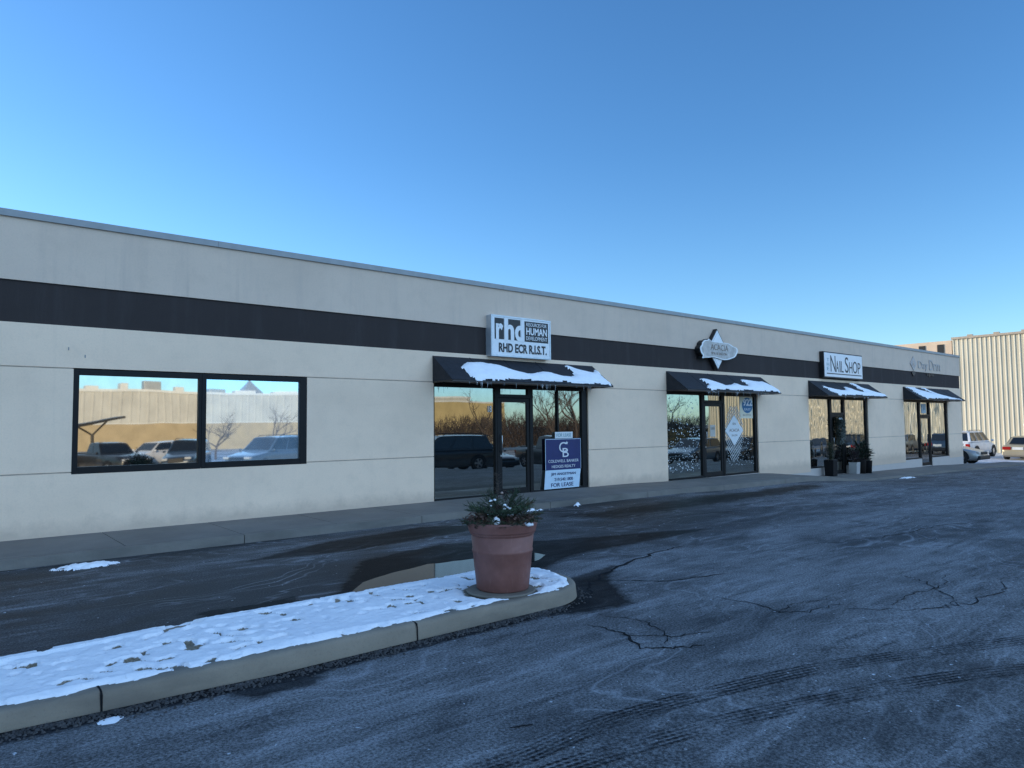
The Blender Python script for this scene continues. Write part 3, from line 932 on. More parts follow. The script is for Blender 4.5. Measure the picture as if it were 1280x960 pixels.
# 3: nail shop
sx0, sx1, sz0, sz1 = 24.29, 27.32, 3.2, 4.12
W, Hh = sx1-sx0, sz1-sz0
sg = empty('shop_sign', (sx0, FY, sz0), label='white sign with tall thin NAIL SHOP letters in black cabinet', cat='sign')
MB().box(0, W, -.15, .026, 0, Hh).build('cabinet', M['black_box'], sg, bevel=.006)
MB().box(.04, W-.04, -.158, -.1505, .04, Hh-.04).build('face', M['white_face'], sg)
y_ = -.1582
for bdy, u0, u1, v0, v1 in (('N', .16, .285, .24, .86), ('A', .295, .365, .24, .68), ('I', .385, .405, .24, .68), ('L', .425, .485, .24, .68),
                            ('S', .525, .615, .24, .86), ('H', .635, .715, .24, .68), ('O', .73, .85, .24, .72), ('P', .865, .935, .24, .68)):
    lettering(bdy, u0*W, u1*W, v0*Hh, v1*Hh, y_, M['ink'], sg, 0.0)
MB().box(.06*W, .96*W, y_-.004, y_-.0005, .145*Hh, .18*Hh).build('underline', M['ink'], sg)
for k, ch in enumerate('THE'):
    lettering(ch, .07*W, .125*W, (.62-.17*k)*Hh, (.75-.17*k)*Hh, y_, M['teal'], sg, 0.0)

# 4: faded individual letters
sg = empty('shop_sign', (32.1, FY, 3.78), label='faded grey letters straddling the dark band above last awning', cat='sign')
em = MB()
em.prism_xz([(.1, .3), (.42, .0), (.74, .3), (.42, .62)], -.03, -.002)
em.build('emblem', M['faded'], sg)
em2 = MB(); em2.prism_xz([(.25, -.1), (.42, -.24), (.62, -.1), (.6, -.02), (.27, -.02)], -.02, .027)
em2.build('emblem_base', M['ink'], sg)
lettering('&', .3, .56, .2, .46, -.032, M['stucco_up'], sg)
lettering('Day', .95, 2.0, .03, .45, -.003, M['faded'], sg, .0, thick=.02)
lettering('Drm', 2.2, 3.45, .1, .55, -.003, M['faded'], sg, .0, thick=.02)
lettering('spa', 1.9, 2.75, -.2, -.05, .02, M['ink'], sg, .02, thick=.02)

# for-lease banner inside the first storefront
bn = empty('lease_banner', (11.1, FY+.028, .165), label='navy and pale blue for lease banner leaning in shop window', cat='banner')
def sheet(name, pts, mat, parent):
    q = [(x, y, z) for x, y, z in pts]
    return MB().add(q + [(x, y+.004, z) for x, y, z in q], [(0, 1, 2, 3), (7, 6, 5, 4), (0, 4, 5, 1), (1, 5, 6, 2), (2, 6, 7, 3), (3, 7, 4, 0)]).build(name, mat, parent)
sheet('navy_panel', [(.05, -.004, .43), (1.2, -.004, .43), (1.22, 0, 1.155), (.05, 0, 1.155)], M['navy'], bn)
sheet('pale_panel', [(-.01, -.02, .0), (1.12, -.02, .0), (1.2, -.0035, .428), (.05, -.0035, .428)], M['banner_pale'], bn)
eb = MB()
eb.box(.05, .062, -.008, -.005, .44, 1.15); eb.box(1.2, 1.21, -.008, -.005, .44, 1.15); eb.box(.05, 1.21, -.008, -.005, 1.135, 1.147)
eb.build('border', M['banner_pale'], bn)
lettering('C', .49, .72, .83, 1.07, -.0065, M['white_ink'], bn, .0, name='monogram')
lettering('B', .60, .80, .72, .93, -.0068, M['white_ink'], bn, .0, name='monogram')
st = []
for k in range(10):
    a = PI/2+k*PI/5; rr = .045 if k % 2 == 0 else .02
    st.append((.745+rr*math.cos(a), 1.05+rr*math.sin(a)))
MB().prism_xz(st[::1], -.009, -.006).build('star', M['white_ink'], bn)
lettering('COLDWELL BANKER', .14, 1.13, .60, .665, -.0065, M['white_ink'], bn, .0)
lettering('HEDGES REALTY', .25, 1.02, .475, .54, -.0065, M['white_ink'], bn, .0)
lettering('JIM ANGSTMAN', .22, 1.02, .29, .365, -.0135, M['banner_ink'], bn, .0)
lettering('219.540.1800', .32, .92, .175, .245, -.0175, M['banner_ink'], bn, .0)
lettering('FOR LEASE', .21, .93, .04, .13, -.0215, M['banner_ink'], bn, .0)
fl = empty('window_sticker', (11.47, FY+.027, 1.325), label='small white for lease strip above the navy banner', cat='sticker')
sheet('strip', [(0, 0, 0), (.58, 0, 0), (.58, 0, .15), (0, 0, .15)], M['decal_white'], fl)
lettering('FOR LEASE', .05, .53, .035, .115, -.001, M['teal'], fl, .0)
# suite number on left pane
nb = empty('window_sticker', (9.52, FY+.07, 1.93), label='tiny white suite letter on the first left pane', cat='sticker')
lettering('18', 0, .1, 0, .14, 0, M['decal_white'], nb, .0)

# salon window graphics
dg_ = MB()
random.seed(21)
ypn = FY+.077
for k in range(430):
    x = random.uniform(15.72, 17.2); z = random.uniform(.3, 2.4)
    if z > 1.55 and random.random() < .62: continue
    rr = random.uniform(.006, .016)
    if random.random() < .12: rr *= 1.7
    dg_.prism_xz([(x+rr*math.cos(2*PI*q/7), z+rr*math.sin(2*PI*q/7)) for q in range(7)], ypn-.002, ypn)
for k in range(150):
    x = random.uniform(18.5, 20.0); z = random.uniform(.35, 1.2); rr = random.uniform(.005, .013)
    dg_.prism_xz([(x+rr*math.cos(2*PI*q/7), z+rr*math.sin(2*PI*q/7)) for q in range(7)], ypn-.002, ypn)
tag(dg_.build('snowfall_decal', M['decal_white']), 'scattered white dots like snowfall stuck on salon window', 'decal')
dd = empty('diamond_decal', (18.97, ypn-.003, 1.38), label='white diamond decal with diagonal stripes on salon right pane', cat='decal')
hs = MB()
for k in range(-11, 12):
    c0 = k*.115
    # stripes clipped to a tall hexagon
    seg = []
    for s_ in range(41):
        t_ = -1+s_/20
        x = t_*.75; z = -x*1.25+c0
        lim = .5*(1-abs(z+.0)/1.15)+.08
        if abs(x) < min(.5, lim) and -.88 < z < .78: seg.append((x, z))
    if len(seg) > 2:
        (ax_, az_), (bx_, bz_) = seg[0], seg[-1]
        hs.prism_xz([(ax_, az_-.014), (bx_, bz_-.014), (bx_, bz_+.014), (ax_, az_+.014)], -.001, 0)
hs.build('stripes', M['decal_white'], dd)
MB().prism_xz([(0, -.42), (.48, .04), (0, .5), (-.48, .04)], -.004, -.0012).build('diamond', M['decal_white'], dd)
lettering('ACACIA', -.27, .27, .0, .09, -.0042, M['taupe'], dd, .01, thick=.002)
lettering('SPA', -.09, .09, .2, .27, -.0042, M['taupe'], dd, thick=.002)
lettering('SALON', -.15, .15, -.14, -.08, -.0042, M['taupe'], dd, thick=.002)
po = empty('round_logo_poster', (19.3, ypn-.004, 1.78), label='cream poster with blue disc in top corner of salon window', cat='poster')
sheet('paper', [(0, 0, 0), (.72, 0, 0), (.72, 0, .66), (0, 0, .66)], M['cream'], po)
MB().prism_xz([(.42+.29*math.cos(2*PI*k/32), .4+.24*math.sin(2*PI*k/32)) for k in range(32)], -.004, -.0005).build('disc', M['blue_print'], po)
lettering('922', .18, .7, .38, .6, -.0042, M['white_ink'], po, .03, thick=.002)
lettering('EAST', .25, .6, .24, .31, -.0042, M['white_ink'], po, thick=.002)
lettering('SUITES', .16, .62, .07, .13, -.0005, M['taupe'], po, thick=.002)
nt_ = empty('door_notice', (17.72, FY+.066, 1.25), label='white paper notice taped inside the salon door glass', cat='notice')
sheet('paper', [(0, 0, 0), (.26, 0, 0), (.26, 0, .34), (0, 0, .34)], simple('greyish_paper', (.5, .46, .4), .7), nt_)
lettering('OPEN', .05, .21, .2, .27, -.001, M['taupe'], nt_, thick=.002)
n4 = empty('door_notice', (33.42, FY+.07, 1.98), label='pale notice sheet filling the transom over the last door', cat='notice')
sheet('paper', [(0, 0, 0), (.52, 0, 0), (.52, 0, .4), (0, 0, .4)], simple('pale_blue_paper', (.5, .56, .6), .7), n4)
lettering('SPA', .17, .35, .12, .22, -.001, M['teal'], n4, thick=.002)

# ------------------------------------------------------------------ traffic island
ti = empty('traffic_island', (0, 0, 0), label='low concrete kerbed island covered in patchy snow', cat='traffic island')
YF, YBK, KH = 4.74, 5.98, .13
RC = (YBK-YF)/2; CXt = 5.14-RC; CYt = (YF+YBK)/2
def yfr(x): return YF + .075*max(0, 1.9-max(x, -2.0))
def kh(x): return KH - .024*max(0, min(1, (1.9-x)/1.6))
path = []
xx = -7.0
while xx < CXt: path.append((xx, yfr(xx), 0, -1)); xx += .05
for k in range(33):
    a = -PI/2+PI*k/32
    path.append((CXt+RC*math.cos(a), CYt+RC*math.sin(a), math.cos(a), math.sin(a)))
xx = CXt-.06
while xx > -7.0: path.append((xx, YBK, 0, 1)); xx -= .12
prof = [(.012, -.2), (0.0, .0), (-.012, KH-.03), (-.022, KH-.009), (-.04, KH), (-.15, KH+.004), (-.152, .0)]
kb = MB()
joints = [-6.0, -3.5, -1.25, .9, 3.03]
vs = []
for (x, y, nx_, ny_) in path:
    w = mn.noise(Vector((x*2.2, y*2.2, 0)))*.006
    for o_, z in prof:
        e_ = mn.noise(Vector((x*7, y*7, z*30)))*.006 + mn.noise(Vector((x*23, y*23, z*50)))*.003 if z > .05 else 0
        vs.append((x+nx_*(o_+w), y+ny_*(o_+w), z*kh(x)/KH+e_ if z > 0 else z))
npf = len(prof)
fs = []
for i in range(len(path)-1):
    x0_, x1_ = path[i][0], path[i+1][0]
    for k in range(npf-1):
        fs.append((i*npf+k, (i+1)*npf+k, (i+1)*npf+k+1, i*npf+k+1))
kb.add(vs, fs)
kb.build('kerb', M['kerb'], ti, smooth=True)
for jx in joints:
    for s_, y0_ in ((1, yfr(jx)), (-1, YBK)):
        jt_ = MB()
        pts = []
        wv_ = .007
        for (oy, z) in ((-.0045, -.02), (.0055, KH-.028), (.0165, KH-.006), (.04, KH+.0035), (.12, KH+.0075)):
            z *= kh(jx)/KH if z > 0 else 1; pts.append((jx-wv_+random.uniform(-.004, .004), y0_+s_*oy, z)); pts.append((jx+wv_+random.uniform(-.004, .004), y0_+s_*oy, z))
        jt_.add(pts, [(2*i, 2*i+1, 2*i+3, 2*i+2) for i in range(4)])
        jt_.build('kerb_joint', M['crack'], ti)
# soil bed and snow as height fields
def inside_d(x, y):
    if x <= CXt: return min(y-yfr(x), YBK-y)
    return RC-math.hypot(x-CXt, y-CYt)
POT = (4.225, 5.155)
def field(step, fz, keep):
    mb = MB(); idx = {}
    nx_ = int((5.05+4.0)/step); ny_ = int((YBK-YF)/step)+2
    for i in range(nx_):
        for j in range(ny_):
            x = -4.0+i*step; y = YF-.01+j*step
            d = inside_d(x, y)
            if keep(x, y, d):
                idx[(i, j)] = len(mb.v); mb.v.append((x, y, fz(x, y, d)))
    for (i, j) in list(idx):
        k = [(i, j), (i+1, j), (i+1, j+1), (i, j+1)]
        if all(q in idx for q in k): mb.f.append([idx[q] for q in k]); mb.m.append(0)
    return mb
def soil_z(x, y, d):
    return kh(x)-.006+.012*mn.noise(Vector((x*3, y*3, 7)))+.006*mn.noise(Vector((x*14, y*14, 2)))
def snow_h(x, y, d):
    # thickness of the snow: holes where grass tufts, footprints and melt show
    front = y-yfr(x) if x < CXt else d
    h = .027 + .012*mn.noise(Vector((x*1.3, y*1.3, 5)))
    n1 = mn.noise(Vector((x*4.6, y*5.4, 11.0)))
    n2 = mn.noise(Vector((x*10, y*12, 3.0)))
    patch = .5+.5*mn.noise(Vector((x*.9, y*1.5, 20.0)))
    hole = max(0, n1*.54+n2*.6-.31+.3*patch)
    h -= hole*.34
    h += .005*mn.noise(Vector((x*24, y*24, 8)))+.004*mn.noise(Vector((x*9, y*9, 8)))
    # edge of the snow retreats irregularly behind the front kerb
    e = d - (.035 + .05*(1+mn.noise(Vector((x*1.4, 0, 31)))) + .035*mn.noise(Vector((x*6, y*6, 32))) + .015*mn.noise(Vector((x*17, y*17, 33)))+.006*mn.noise(Vector((x*40, y*40, 34)))) if y < CYt else d+.02+.03*mn.noise(Vector((x*4, y*4, 36)))
    melt = mn.noise(Vector((x*2.1, y*3.0, 40)))
    if y < yfr(x)+.4 and melt > .28 and x < 3.2: e -= (melt-.28)*.5
    h = min(h, e*.45)
    r_ = math.hypot(x-POT[0]+.04, (y-POT[1]))
    h = min(h, (r_-.34-.03*mn.noise(Vector((x*6, y*6, 50))))*.4)
    return h
def snow_z(x, y, d):
    base = kh(x)+.004-max(0, .05-d)*.2 if d < .16 else soil_z(x, y, d)
    h = snow_h(x, y, d)
    h = min(h, (d-.03)*.7)
    if d < .16 and h <= 0: return base-.02
    return base + (h if h > 0 else max(-.012, h*.25))
sn = field(.016, snow_z, lambda x, y, d: d > .028)
cov = []
for v in sn.v:
    d_ = inside_d(v[0], v[1]); cov.append(1.0 if d_ < .14 else max(0, min(1, .5+snow_h(v[0], v[1], d_)*22)))
sno = sn.build('snow_cover', M['island'], ti, smooth=True)
a_ = sno.data.attributes.new('cover', 'FLOAT', 'POINT'); a_.data.foreach_set('value', cov)
gr = MB()
random.seed(31)
for k in range(2600):
    x = random.uniform(-1.0, 4.9); y = random.uniform(YF+.18, YBK-.05); d = inside_d(x, y)
    if d < .15: continue
    h = snow_h(x, y, d)
    if h > .004 or h < -.08: continue
    z = snow_z(x, y, d); a = random.uniform(0, 6.3); l_ = random.uniform(.015, .04)
    dx, dy = math.cos(a)*l_, math.sin(a)*l_
    gr.add([(x-dy*.07, y+dx*.07, z-.004), (x+dy*.07, y-dx*.07, z-.004), (x+dx, y+dy, z+random.uniform(.004, .018))], [(0, 1, 2)])
tag(gr.build('dead_grass', M['straw'], ti), kind='stuff')

# gravel washed along the kerb foot
random.seed(5)
gv = MB()
for k in range(2600):
    x = random.uniform(-1.0, 4.7)
    y = yfr(x)-.03-abs(random.gauss(0, .07))
    if x > CXt:
        a = random.uniform(-PI/2, -.2); rr = RC+.03+abs(random.gauss(0, .05)); x = CXt+rr*math.cos(a); y = CYt+rr*math.sin(a)
    s_ = random.uniform(.004, .013)
    t1, t2 = random.uniform(0, 6.3), random.uniform(.6, 1.4)
    a_ = [(x+s_*math.cos(t1+2*PI*q/5)*t2, y+s_*math.sin(t1+2*PI*q/5), .002) for q in range(5)]
    b_ = [(x+s_*.55*math.cos(t1+2*PI*q/5+.3)*t2, y+s_*.55*math.sin(t1+2*PI*q/5+.3), s_*random.uniform(.7, 1.2)) for q in range(5)]
    gv.add(a_+b_, [(5, 6, 7, 8, 9)]+[(q, (q+1) % 5, 5+(q+1) % 5, 5+q) for q in range(5)])
tag(gv.build('gravel', M['gravel']), kind='stuff')

# snow crumbs lying about
def snow_heap(name, x0, x1, y0, y1, h, label, seed=0, parent=None, zb=None):
    st = min(.02, (x1-x0)/14)
    mb = MB(); idx = {}
    nx_ = int((x1-x0)/st)+1; ny_ = int((y1-y0)/st)+1
    cx, cy = (x0+x1)/2, (y0+y1)/2
    for i in range(nx_+1):
        for j in range(ny_+1):
            x = x0+i*st; y = y0+j*st
            r_ = 1-math.hypot((x-cx)/((x1-x0)/2), (y-cy)/((y1-y0)/2))
            q = r_+.55*mn.noise(Vector((x*7, y*9, seed)))+.25*mn.noise(Vector((x*20, y*20, seed)))
            if q > .12:
                idx[(i, j)] = len(mb.v)
                g = (gz(x, y) if zb is None else zb)
                mb.v.append((x, y, g+max(0, min(1, (q-.18)*1.8))*h*(1+.3*mn.noise(Vector((x*15, y*15, seed))))-.002))
    for (i, j) in list(idx):
        k = [(i, j), (i+1, j), (i+1, j+1), (i, j+1)]
        if all(q in idx for q in k): mb.f.append([idx[q] for q in k]); mb.m.append(0)
    o = mb.build(name, M['snow'], smooth=True)
    return tag(o, label, 'snow')
snow_heap('snow_patch', 1.28, 2.05, 9.72, 10.1, .05, 'flat white snow remnant beside left sidewalk kerb', 1)
snow_heap('snow_patch', 8.95, 9.4, 10.15, 10.29, .05, 'small snow crumbs by the kerb right of the flower pot', 3)
snow_heap('snow_patch', 10.2, 10.45, 10.14, 10.28, .07, 'grey lump of ice at the kerb before the lease banner', 4)
snow_heap('snow_patch', .8, 1.02, 4.56, 4.7, .012, 'little snow scrap below the island kerb joint', 6)
snow_heap('snow_patch', 25.8, 27.2, 9.95, 10.25, .04, 'thin snow streak on lot edge before nail shop', 8)

# ------------------------------------------------------------------ flower pot with winter arrangement
zt = KH+.0
pv = tag(MB().lathe([(.315, 0), (.32, .012), (.31, .022), (0.0, .024)], 40, (0, 0, 0)).build('round_paver', M['slab'], smooth=False), 'thin round concrete paver under the terracotta pot', 'paver')
pv.location = (POT[0]-.03, POT[1]-.01, zt-.004)
pot = empty('flower_pot', (POT[0], POT[1], zt+.02), label='large terracotta plastic pot standing on the snowy island', cat='flower pot')
pr = [(.215, 0), (.232, .0), (.242, .012), (.262, .2), (.275, .33), (.281, .34), (.283, .352), (.281, .364), (.277, .37), (.29, .48), (.283, .486), (.283, .494), (.298, .503), (.30, .512), (.298, .52), (.31, .524), (.312, .535), (.322, .575), (.328, .6), (.327, .612), (.318, .618), (.306, .614), (.3, .58), (.29, .54)]
MB().lathe(pr, 72).build('pot_body', M['terracotta'], pot, smooth=True)
MB().lathe([(.292, .55), (.15, .565), (0, .57)], 24, cap0=False).build('soil', M['soil'], pot)
ar = empty('evergreen_arrangement', (POT[0], POT[1], zt+.6), label='winter evergreen arrangement with cones and snow in terracotta pot', cat='plant')
def bough(length, mat_, dens=60, nl=.035, droop=.15, flat=.5, seed=0):
    rnd = random.Random(seed)
    mb = MB()
    pts = [Vector((length*t, 0, -droop*length*t*t)) for t in (0, .25, .5, .75, 1)]
    mb.cm = 1
    mb.tube(pts, [.004, .0035, .003, .002, .001], 4)
    mb.cm = 0
    def needles(P0, P1, n, ln):
        d = (P1-P0).normalized()
        a = d.cross(Vector((0, 0, 1)))
        if a.length < .01: a = Vector((0, 1, 0))
        a.normalize(); b = a.cross(d)
        for k in range(n):
            p = P0.lerp(P1, rnd.random())
            t = rnd.uniform(0, 2*PI)
            o = (a*math.cos(t)+b*math.sin(t)*flat)
            e = p+(o*.8+d*rnd.uniform(.4, .9)).normalized()*ln*rnd.uniform(.6, 1.1)
            w = d.cross(o).normalized()*.0016
            mb.add([p-w, p+w, e], [(0, 1, 2)])
    for i in range(4): needles(pts[i], pts[i+1], dens//4, nl)
    for k in range(7):
        t = .2+.1*k
        p = Vector((length*t, 0, -droop*length*t*t))
        sgn = 1 if k % 2 else -1
        e = p+Vector((.5, sgn*.75, rnd.uniform(-.1, .2))).normalized()*length*(.45-.03*k)
        mb.cm = 1; mb.tube([p, e], [.002, .001], 3); mb.cm = 0
        needles(p, e, dens//3, nl*.9)
    return mb
protos = []
for k, (ln, mt, seed) in enumerate([(.26, 'needle', 1), (.24, 'needle', 2), (.22, 'needle_pale', 3), (.2, 'needle_brown', 4), (.28, 'needle', 5)]):
    protos.append(bough(ln, mt, 90, .034 if mt != 'needle_brown' else .026, .2, .55, seed))
bm_ = []
for k, mb in enumerate(protos):
    mt = ['needle', 'needle', 'needle_pale', 'needle_brown', 'needle'][k]
    o = mb.build('bough', [M[mt], M['twig']], ar)
    bm_.append(o)
random.seed(12)
def put(o, loc, yaw, pitch, sc=1.0, first=False):
    q = o if first else o.copy()
    if not first: C.objects.link(q); q.parent = ar
    q.location = loc
    q.rotation_euler = (random.uniform(-.4, .4), -pitch, yaw)
    q.scale = (sc, sc, sc)
    return q
used = set()
def bput(k, *a):
    put(bm_[k], *a, first=(k not in used)); used.add(k)
for k in range(26):     # low skirt hanging over the rim
    yaw = 2*PI*k/26+random.uniform(-.15, .15)
    rr = .14
    bput(random.choice([0, 2, 3, 3, 3]), (rr*math.cos(yaw), rr*math.sin(yaw), .01+random.uniform(0, .04)), yaw, random.uniform(.12, .38), random.uniform(.95, 1.25))
for k in range(24):
    yaw = 2*PI*k/24+random.uniform(-.2, .2)
    bput(random.choice([0, 1, 2, 2, 4, 3]), (.08*math.cos(yaw), .08*math.sin(yaw), .05), yaw, random.uniform(.5, .85), random.uniform(1.0, 1.35))
for k in range(9):
    yaw = random.uniform(0, 2*PI)
    bput(random.choice([0, 1, 4]), (.03*math.cos(yaw), .03*math.sin(yaw), .06), yaw, random.uniform(.95, 1.4), random.uniform(1.0, 1.3))
# tall bare twigs
tw = MB()
tw.tube([(-.03, 0, .05), (-.05, .01, .22), (-.045, .0, .36), (-.06, .01, .47)], [.006, .005, .0035, .002], 5)
tw.tube([(-.05, .01, .22), (-.1, .03, .3), (-.13, .02, .37)], [.004, .003, .002], 4)
tw.tube([(-.047, .0, .3), (-.01, -.02, .38), (.0, -.01, .43)], [.0025, .002, .001], 4)
for k in range(90):
    t = random.uniform(.22, .47); x_ = -.05+random.uniform(-.02, .02)
    tw.tube([(x_, 0, t), (x_+random.uniform(-.06, .06), random.uniform(-.04, .04), t+random.uniform(-.01, .03))], [.0016, .0008], 3)
tw.build('bare_twig', M['twig'], ar)
# cones, berries, blooms, snow lumps   (towards the camera = -x,-y side)
def cone(loc, h, r_):
    mb = MB()
    for i in range(7):
        z = h*i/7; q = r_*math.sin(PI*(.18+.72*i/7))
        for k in range(8):
            a = 2*PI*k/8+i*.39
            mb.add([(0, 0, z), (q*math.cos(a-.35), q*math.sin(a-.35), z+h*.06), (q*1.15*math.cos(a), q*1.15*math.sin(a), z+h*.13), (q*math.cos(a+.35), q*math.sin(a+.35), z+h*.06)], [(0, 1, 2, 3)])
    return mb.build('pine_cone', M['cone'], ar, loc=loc)
vd = Vector((-.63, -.77, 0)).normalized(); rt = Vector((.77, -.63, 0))
def at(r_, t_, z): p = rt*t_+vd*r_; return (p.x, p.y, z)
cone(at(.04, .03, .22), .1, .03); cone(at(.16, -.03, .12), .08, .035); cone(at(.12, -.08, .1), .07, .03)
for (r_, t_, z, s_) in ((.2, .09, .04, .085), (.19, -.2, .05, .085), (.12, -.27, .06, .075), (.23, -.12, .02, .055), (.18, .19, .03, .06), (.1, .25, .05, .06)):
    m_ = MB()
    for k in range(70):
        v_ = Vector((random.gauss(0, 1), random.gauss(0, 1), random.gauss(0, 1))).normalized()
        p_ = v_*s_*random.uniform(.8, 1.0); u_ = v_.orthogonal().normalized()*.014; w_ = v_.cross(u_)
        m_.add([p_+u_, p_+w_, p_-u_, p_-w_], [(0, 1, 2, 3)])
    m_.build('dried_bloom', M['hydrangea'], ar, loc=at(r_, t_, z))
for (r_, t_, z) in ((.18, -.04, .11), (.18, -.055, .09), (.2, -.07, .08), (.12, .0, .3)):
    MB().ball((0, 0, 0), .012, 5).build('berry', M['berry'], ar, smooth=True, loc=at(r_, t_, z))
MB().add([(-.03, 0, 0), (0, -.01, .012), (.035, 0, .004), (0, .012, -.008)], [(0, 1, 2, 3)]).build('orange_leaf', M['orange_leaf'], ar, loc=at(.2, .21, .06))
def lump(loc, s_, sq=(1, 1, .6), seed=0):
    m_ = MB().ball((0, 0, 0), s_, 7, sq)
    m_.v = [tuple(Vector(v)*(1+.35*mn.noise(Vector(v)*(1.2/s_)+Vector((seed, 0, 0))))) for v in m_.v]
    return m_.build('snow_lump', M['snow'], ar, smooth=True, loc=loc)
lump(at(.22, -.055, .055), .04, (1, .8, 1.0), 1); lump(at(.24, -.01, .01), .016, (1, 1, 1), 2); lump(at(.24, .24, .03), .035, (1.4, 1, .5), 3)
lump(at(.14, .075, .105), .022, (2.0, 1, .5), 4)
for k in range(15):
    t_ = random.choice([-.08, .06, .05, -.1])+random.gauss(0, .025); z = random.uniform(.1, .25)
    lump(at(.12+random.uniform(-.04, .06), t_, z), random.uniform(.005, .014), (1.2, 1, .7), k)

# ------------------------------------------------------------------ pots and wreath at nail shop
def leafy(mb, n, r_, h, ln, wd, rnd, up=.5):
    for k in range(n):
        a = rnd.uniform(0, 2*PI); q = r_*math.sqrt(rnd.random())*.5; z = h*rnd.random()
        p = Vector((q*math.cos(a), q*math.sin(a), z))
        d = Vector((math.cos(a), math.sin(a), rnd.uniform(-.3, 1.2)*up*2)).normalized()
        s_ = d.cross(Vector((0, 0, 1))).normalized()*wd
        l_ = ln*rnd.uniform(.6, 1.15)
        m1 = p+d*l_*.5+Vector((0, 0, .03)); e = p+d*l_
        mb.add([p, m1-s_, e, m1+s_], [(0, 1, 2, 3)])
    return mb
rnd = random.Random(3)
wz = walk_z(26)+.008
def potted(x, y, pot_prof, pmat, lab, plab, leafs, n=40, nm='flower_pot', square=None):
    z = walk_z(x)+.008*(y-10.46)/1.6
    p_ = empty(nm, (x, y, z), label=lab, cat='flower pot')
    if square:
        w0, w1, h = square
        MB().hexa([(-w0, -w0, 0), (w0, -w0, 0), (w0, w0, 0), (-w0, w0, 0), (-w1, -w1, h), (w1, -w1, h), (w1, w1, h), (-w1, w1, h)]).build('pot_body', pmat, p_, bevel=.012)
        MB().box(-w1*.86, w1*.86, -w1*.86, w1*.86, h-.0, h+.012).build('soil', M['soil'], p_)
        top = h
    else:
        MB().lathe(pot_prof, n).build('pot_body', pmat, p_, smooth=True)
        top = pot_prof[-1][1]
        MB().lathe([(pot_prof[-1][0]*.95, top-.03), (0, top-.02)], 20, cap0=False).build('soil', M['soil'], p_)
    q = empty('potted_plant', (x, y, z+top-.01), label=plab, cat='plant')
    for nm2, mat_, k_, r_, h, ln, wd, up in leafs:
        leafy(MB(), k_, r_, h, ln, wd, rnd, up).build(nm2, M[mat_], q)
    st_ = MB()
    for k in range(5):
        a = 2*PI*k/5
        st_.tube([(0.03*math.cos(a), .03*math.sin(a), -.03), (.08*math.cos(a), .08*math.sin(a), leafs[0][4]*.9)], [.008, .004], 5)
    st_.build('stem', M['twig'], q)
    q.scale = (.8, .8, .78)
potted(24.28, 11.72, None, M['black_pot'], 'tall black square pot left of the nail shop door', 'narrow olive shrub in tall black pot by nail shop',
       [('foliage', 'leaf_olive', 260, .2, .75, .14, .014, .9), ('foliage', 'leaf_dark', 160, .28, .5, .16, .016, .6)], square=(.15, .17, .55))
potted(26.12, 11.74, None, M['white_pot'], 'small white square pot right of nail shop door', 'dark purple shrub in white pot by nail shop',
       [('foliage', 'leaf_purple', 330, .36, .5, .12, .02, .6), ('foliage', 'leaf_dark', 80, .3, .62, .12, .016, .6)], square=(.13, .15, .42))
potted(26.62, 11.74, [(.13, 0), (.16, 0), (.19, .5), (.2, .52)], M['grey_pot'], 'dark brown round pot, nearest the window corner', 'broad leafed dark plant between white pot and wall',
       [('foliage', 'leaf_dark', 150, .3, .75, .34, .035, .9), ('foliage', 'leaf_dark', 140, .3, .4, .2, .02, .6)])
potted(27.02, 11.72, [(.15, 0), (.18, 0), (.21, .44), (.22, .46)], M['black_pot'], 'rightmost round black pot beside nail shop wall', 'spreading dark plant rightmost of the nail shop pots',
       [('foliage', 'leaf_dark', 120, .3, .5, .3, .03, .7), ('foliage', 'leaf_purple', 80, .28, .4, .2, .02, .5)])
wr = empty('door_wreath', (25.6, FY+.02, 1.45), label='dark evergreen wreath with long drop hanging on nail shop door', cat='wreath')
w_ = MB()
for k in range(2200):
    a = rnd.uniform(0, 2*PI); rr = .24+rnd.gauss(0, .05)
    p = Vector((rr*math.cos(a), rnd.uniform(-.06, 0), rr*math.sin(a)*1.15))
    if rnd.random() < .45: p = Vector((rnd.gauss(0, .14), rnd.uniform(-.06, 0), rnd.uniform(-.55, .35)))
    d = Vector((p.x+rnd.gauss(0, .2), rnd.uniform(-.25, 0), p.z*.4-.1+rnd.gauss(0, .2))).normalized()
    s_ = d.cross(Vector((0, 1, 0))).normalized()*.012
    w_.add([p, p+d*.05-s_, p+d*.12, p+d*.05+s_], [(0, 1, 2, 3)])
w_.build('evergreen_sprays', M['leaf_dark'], wr)
bw = MB()
for s_ in (-1, 1): bw.ball((s_*.07, -.08, .3), .05, 6, (1.3, .6, .8))
bw.build('bow', M['decal_white'], wr, smooth=True)

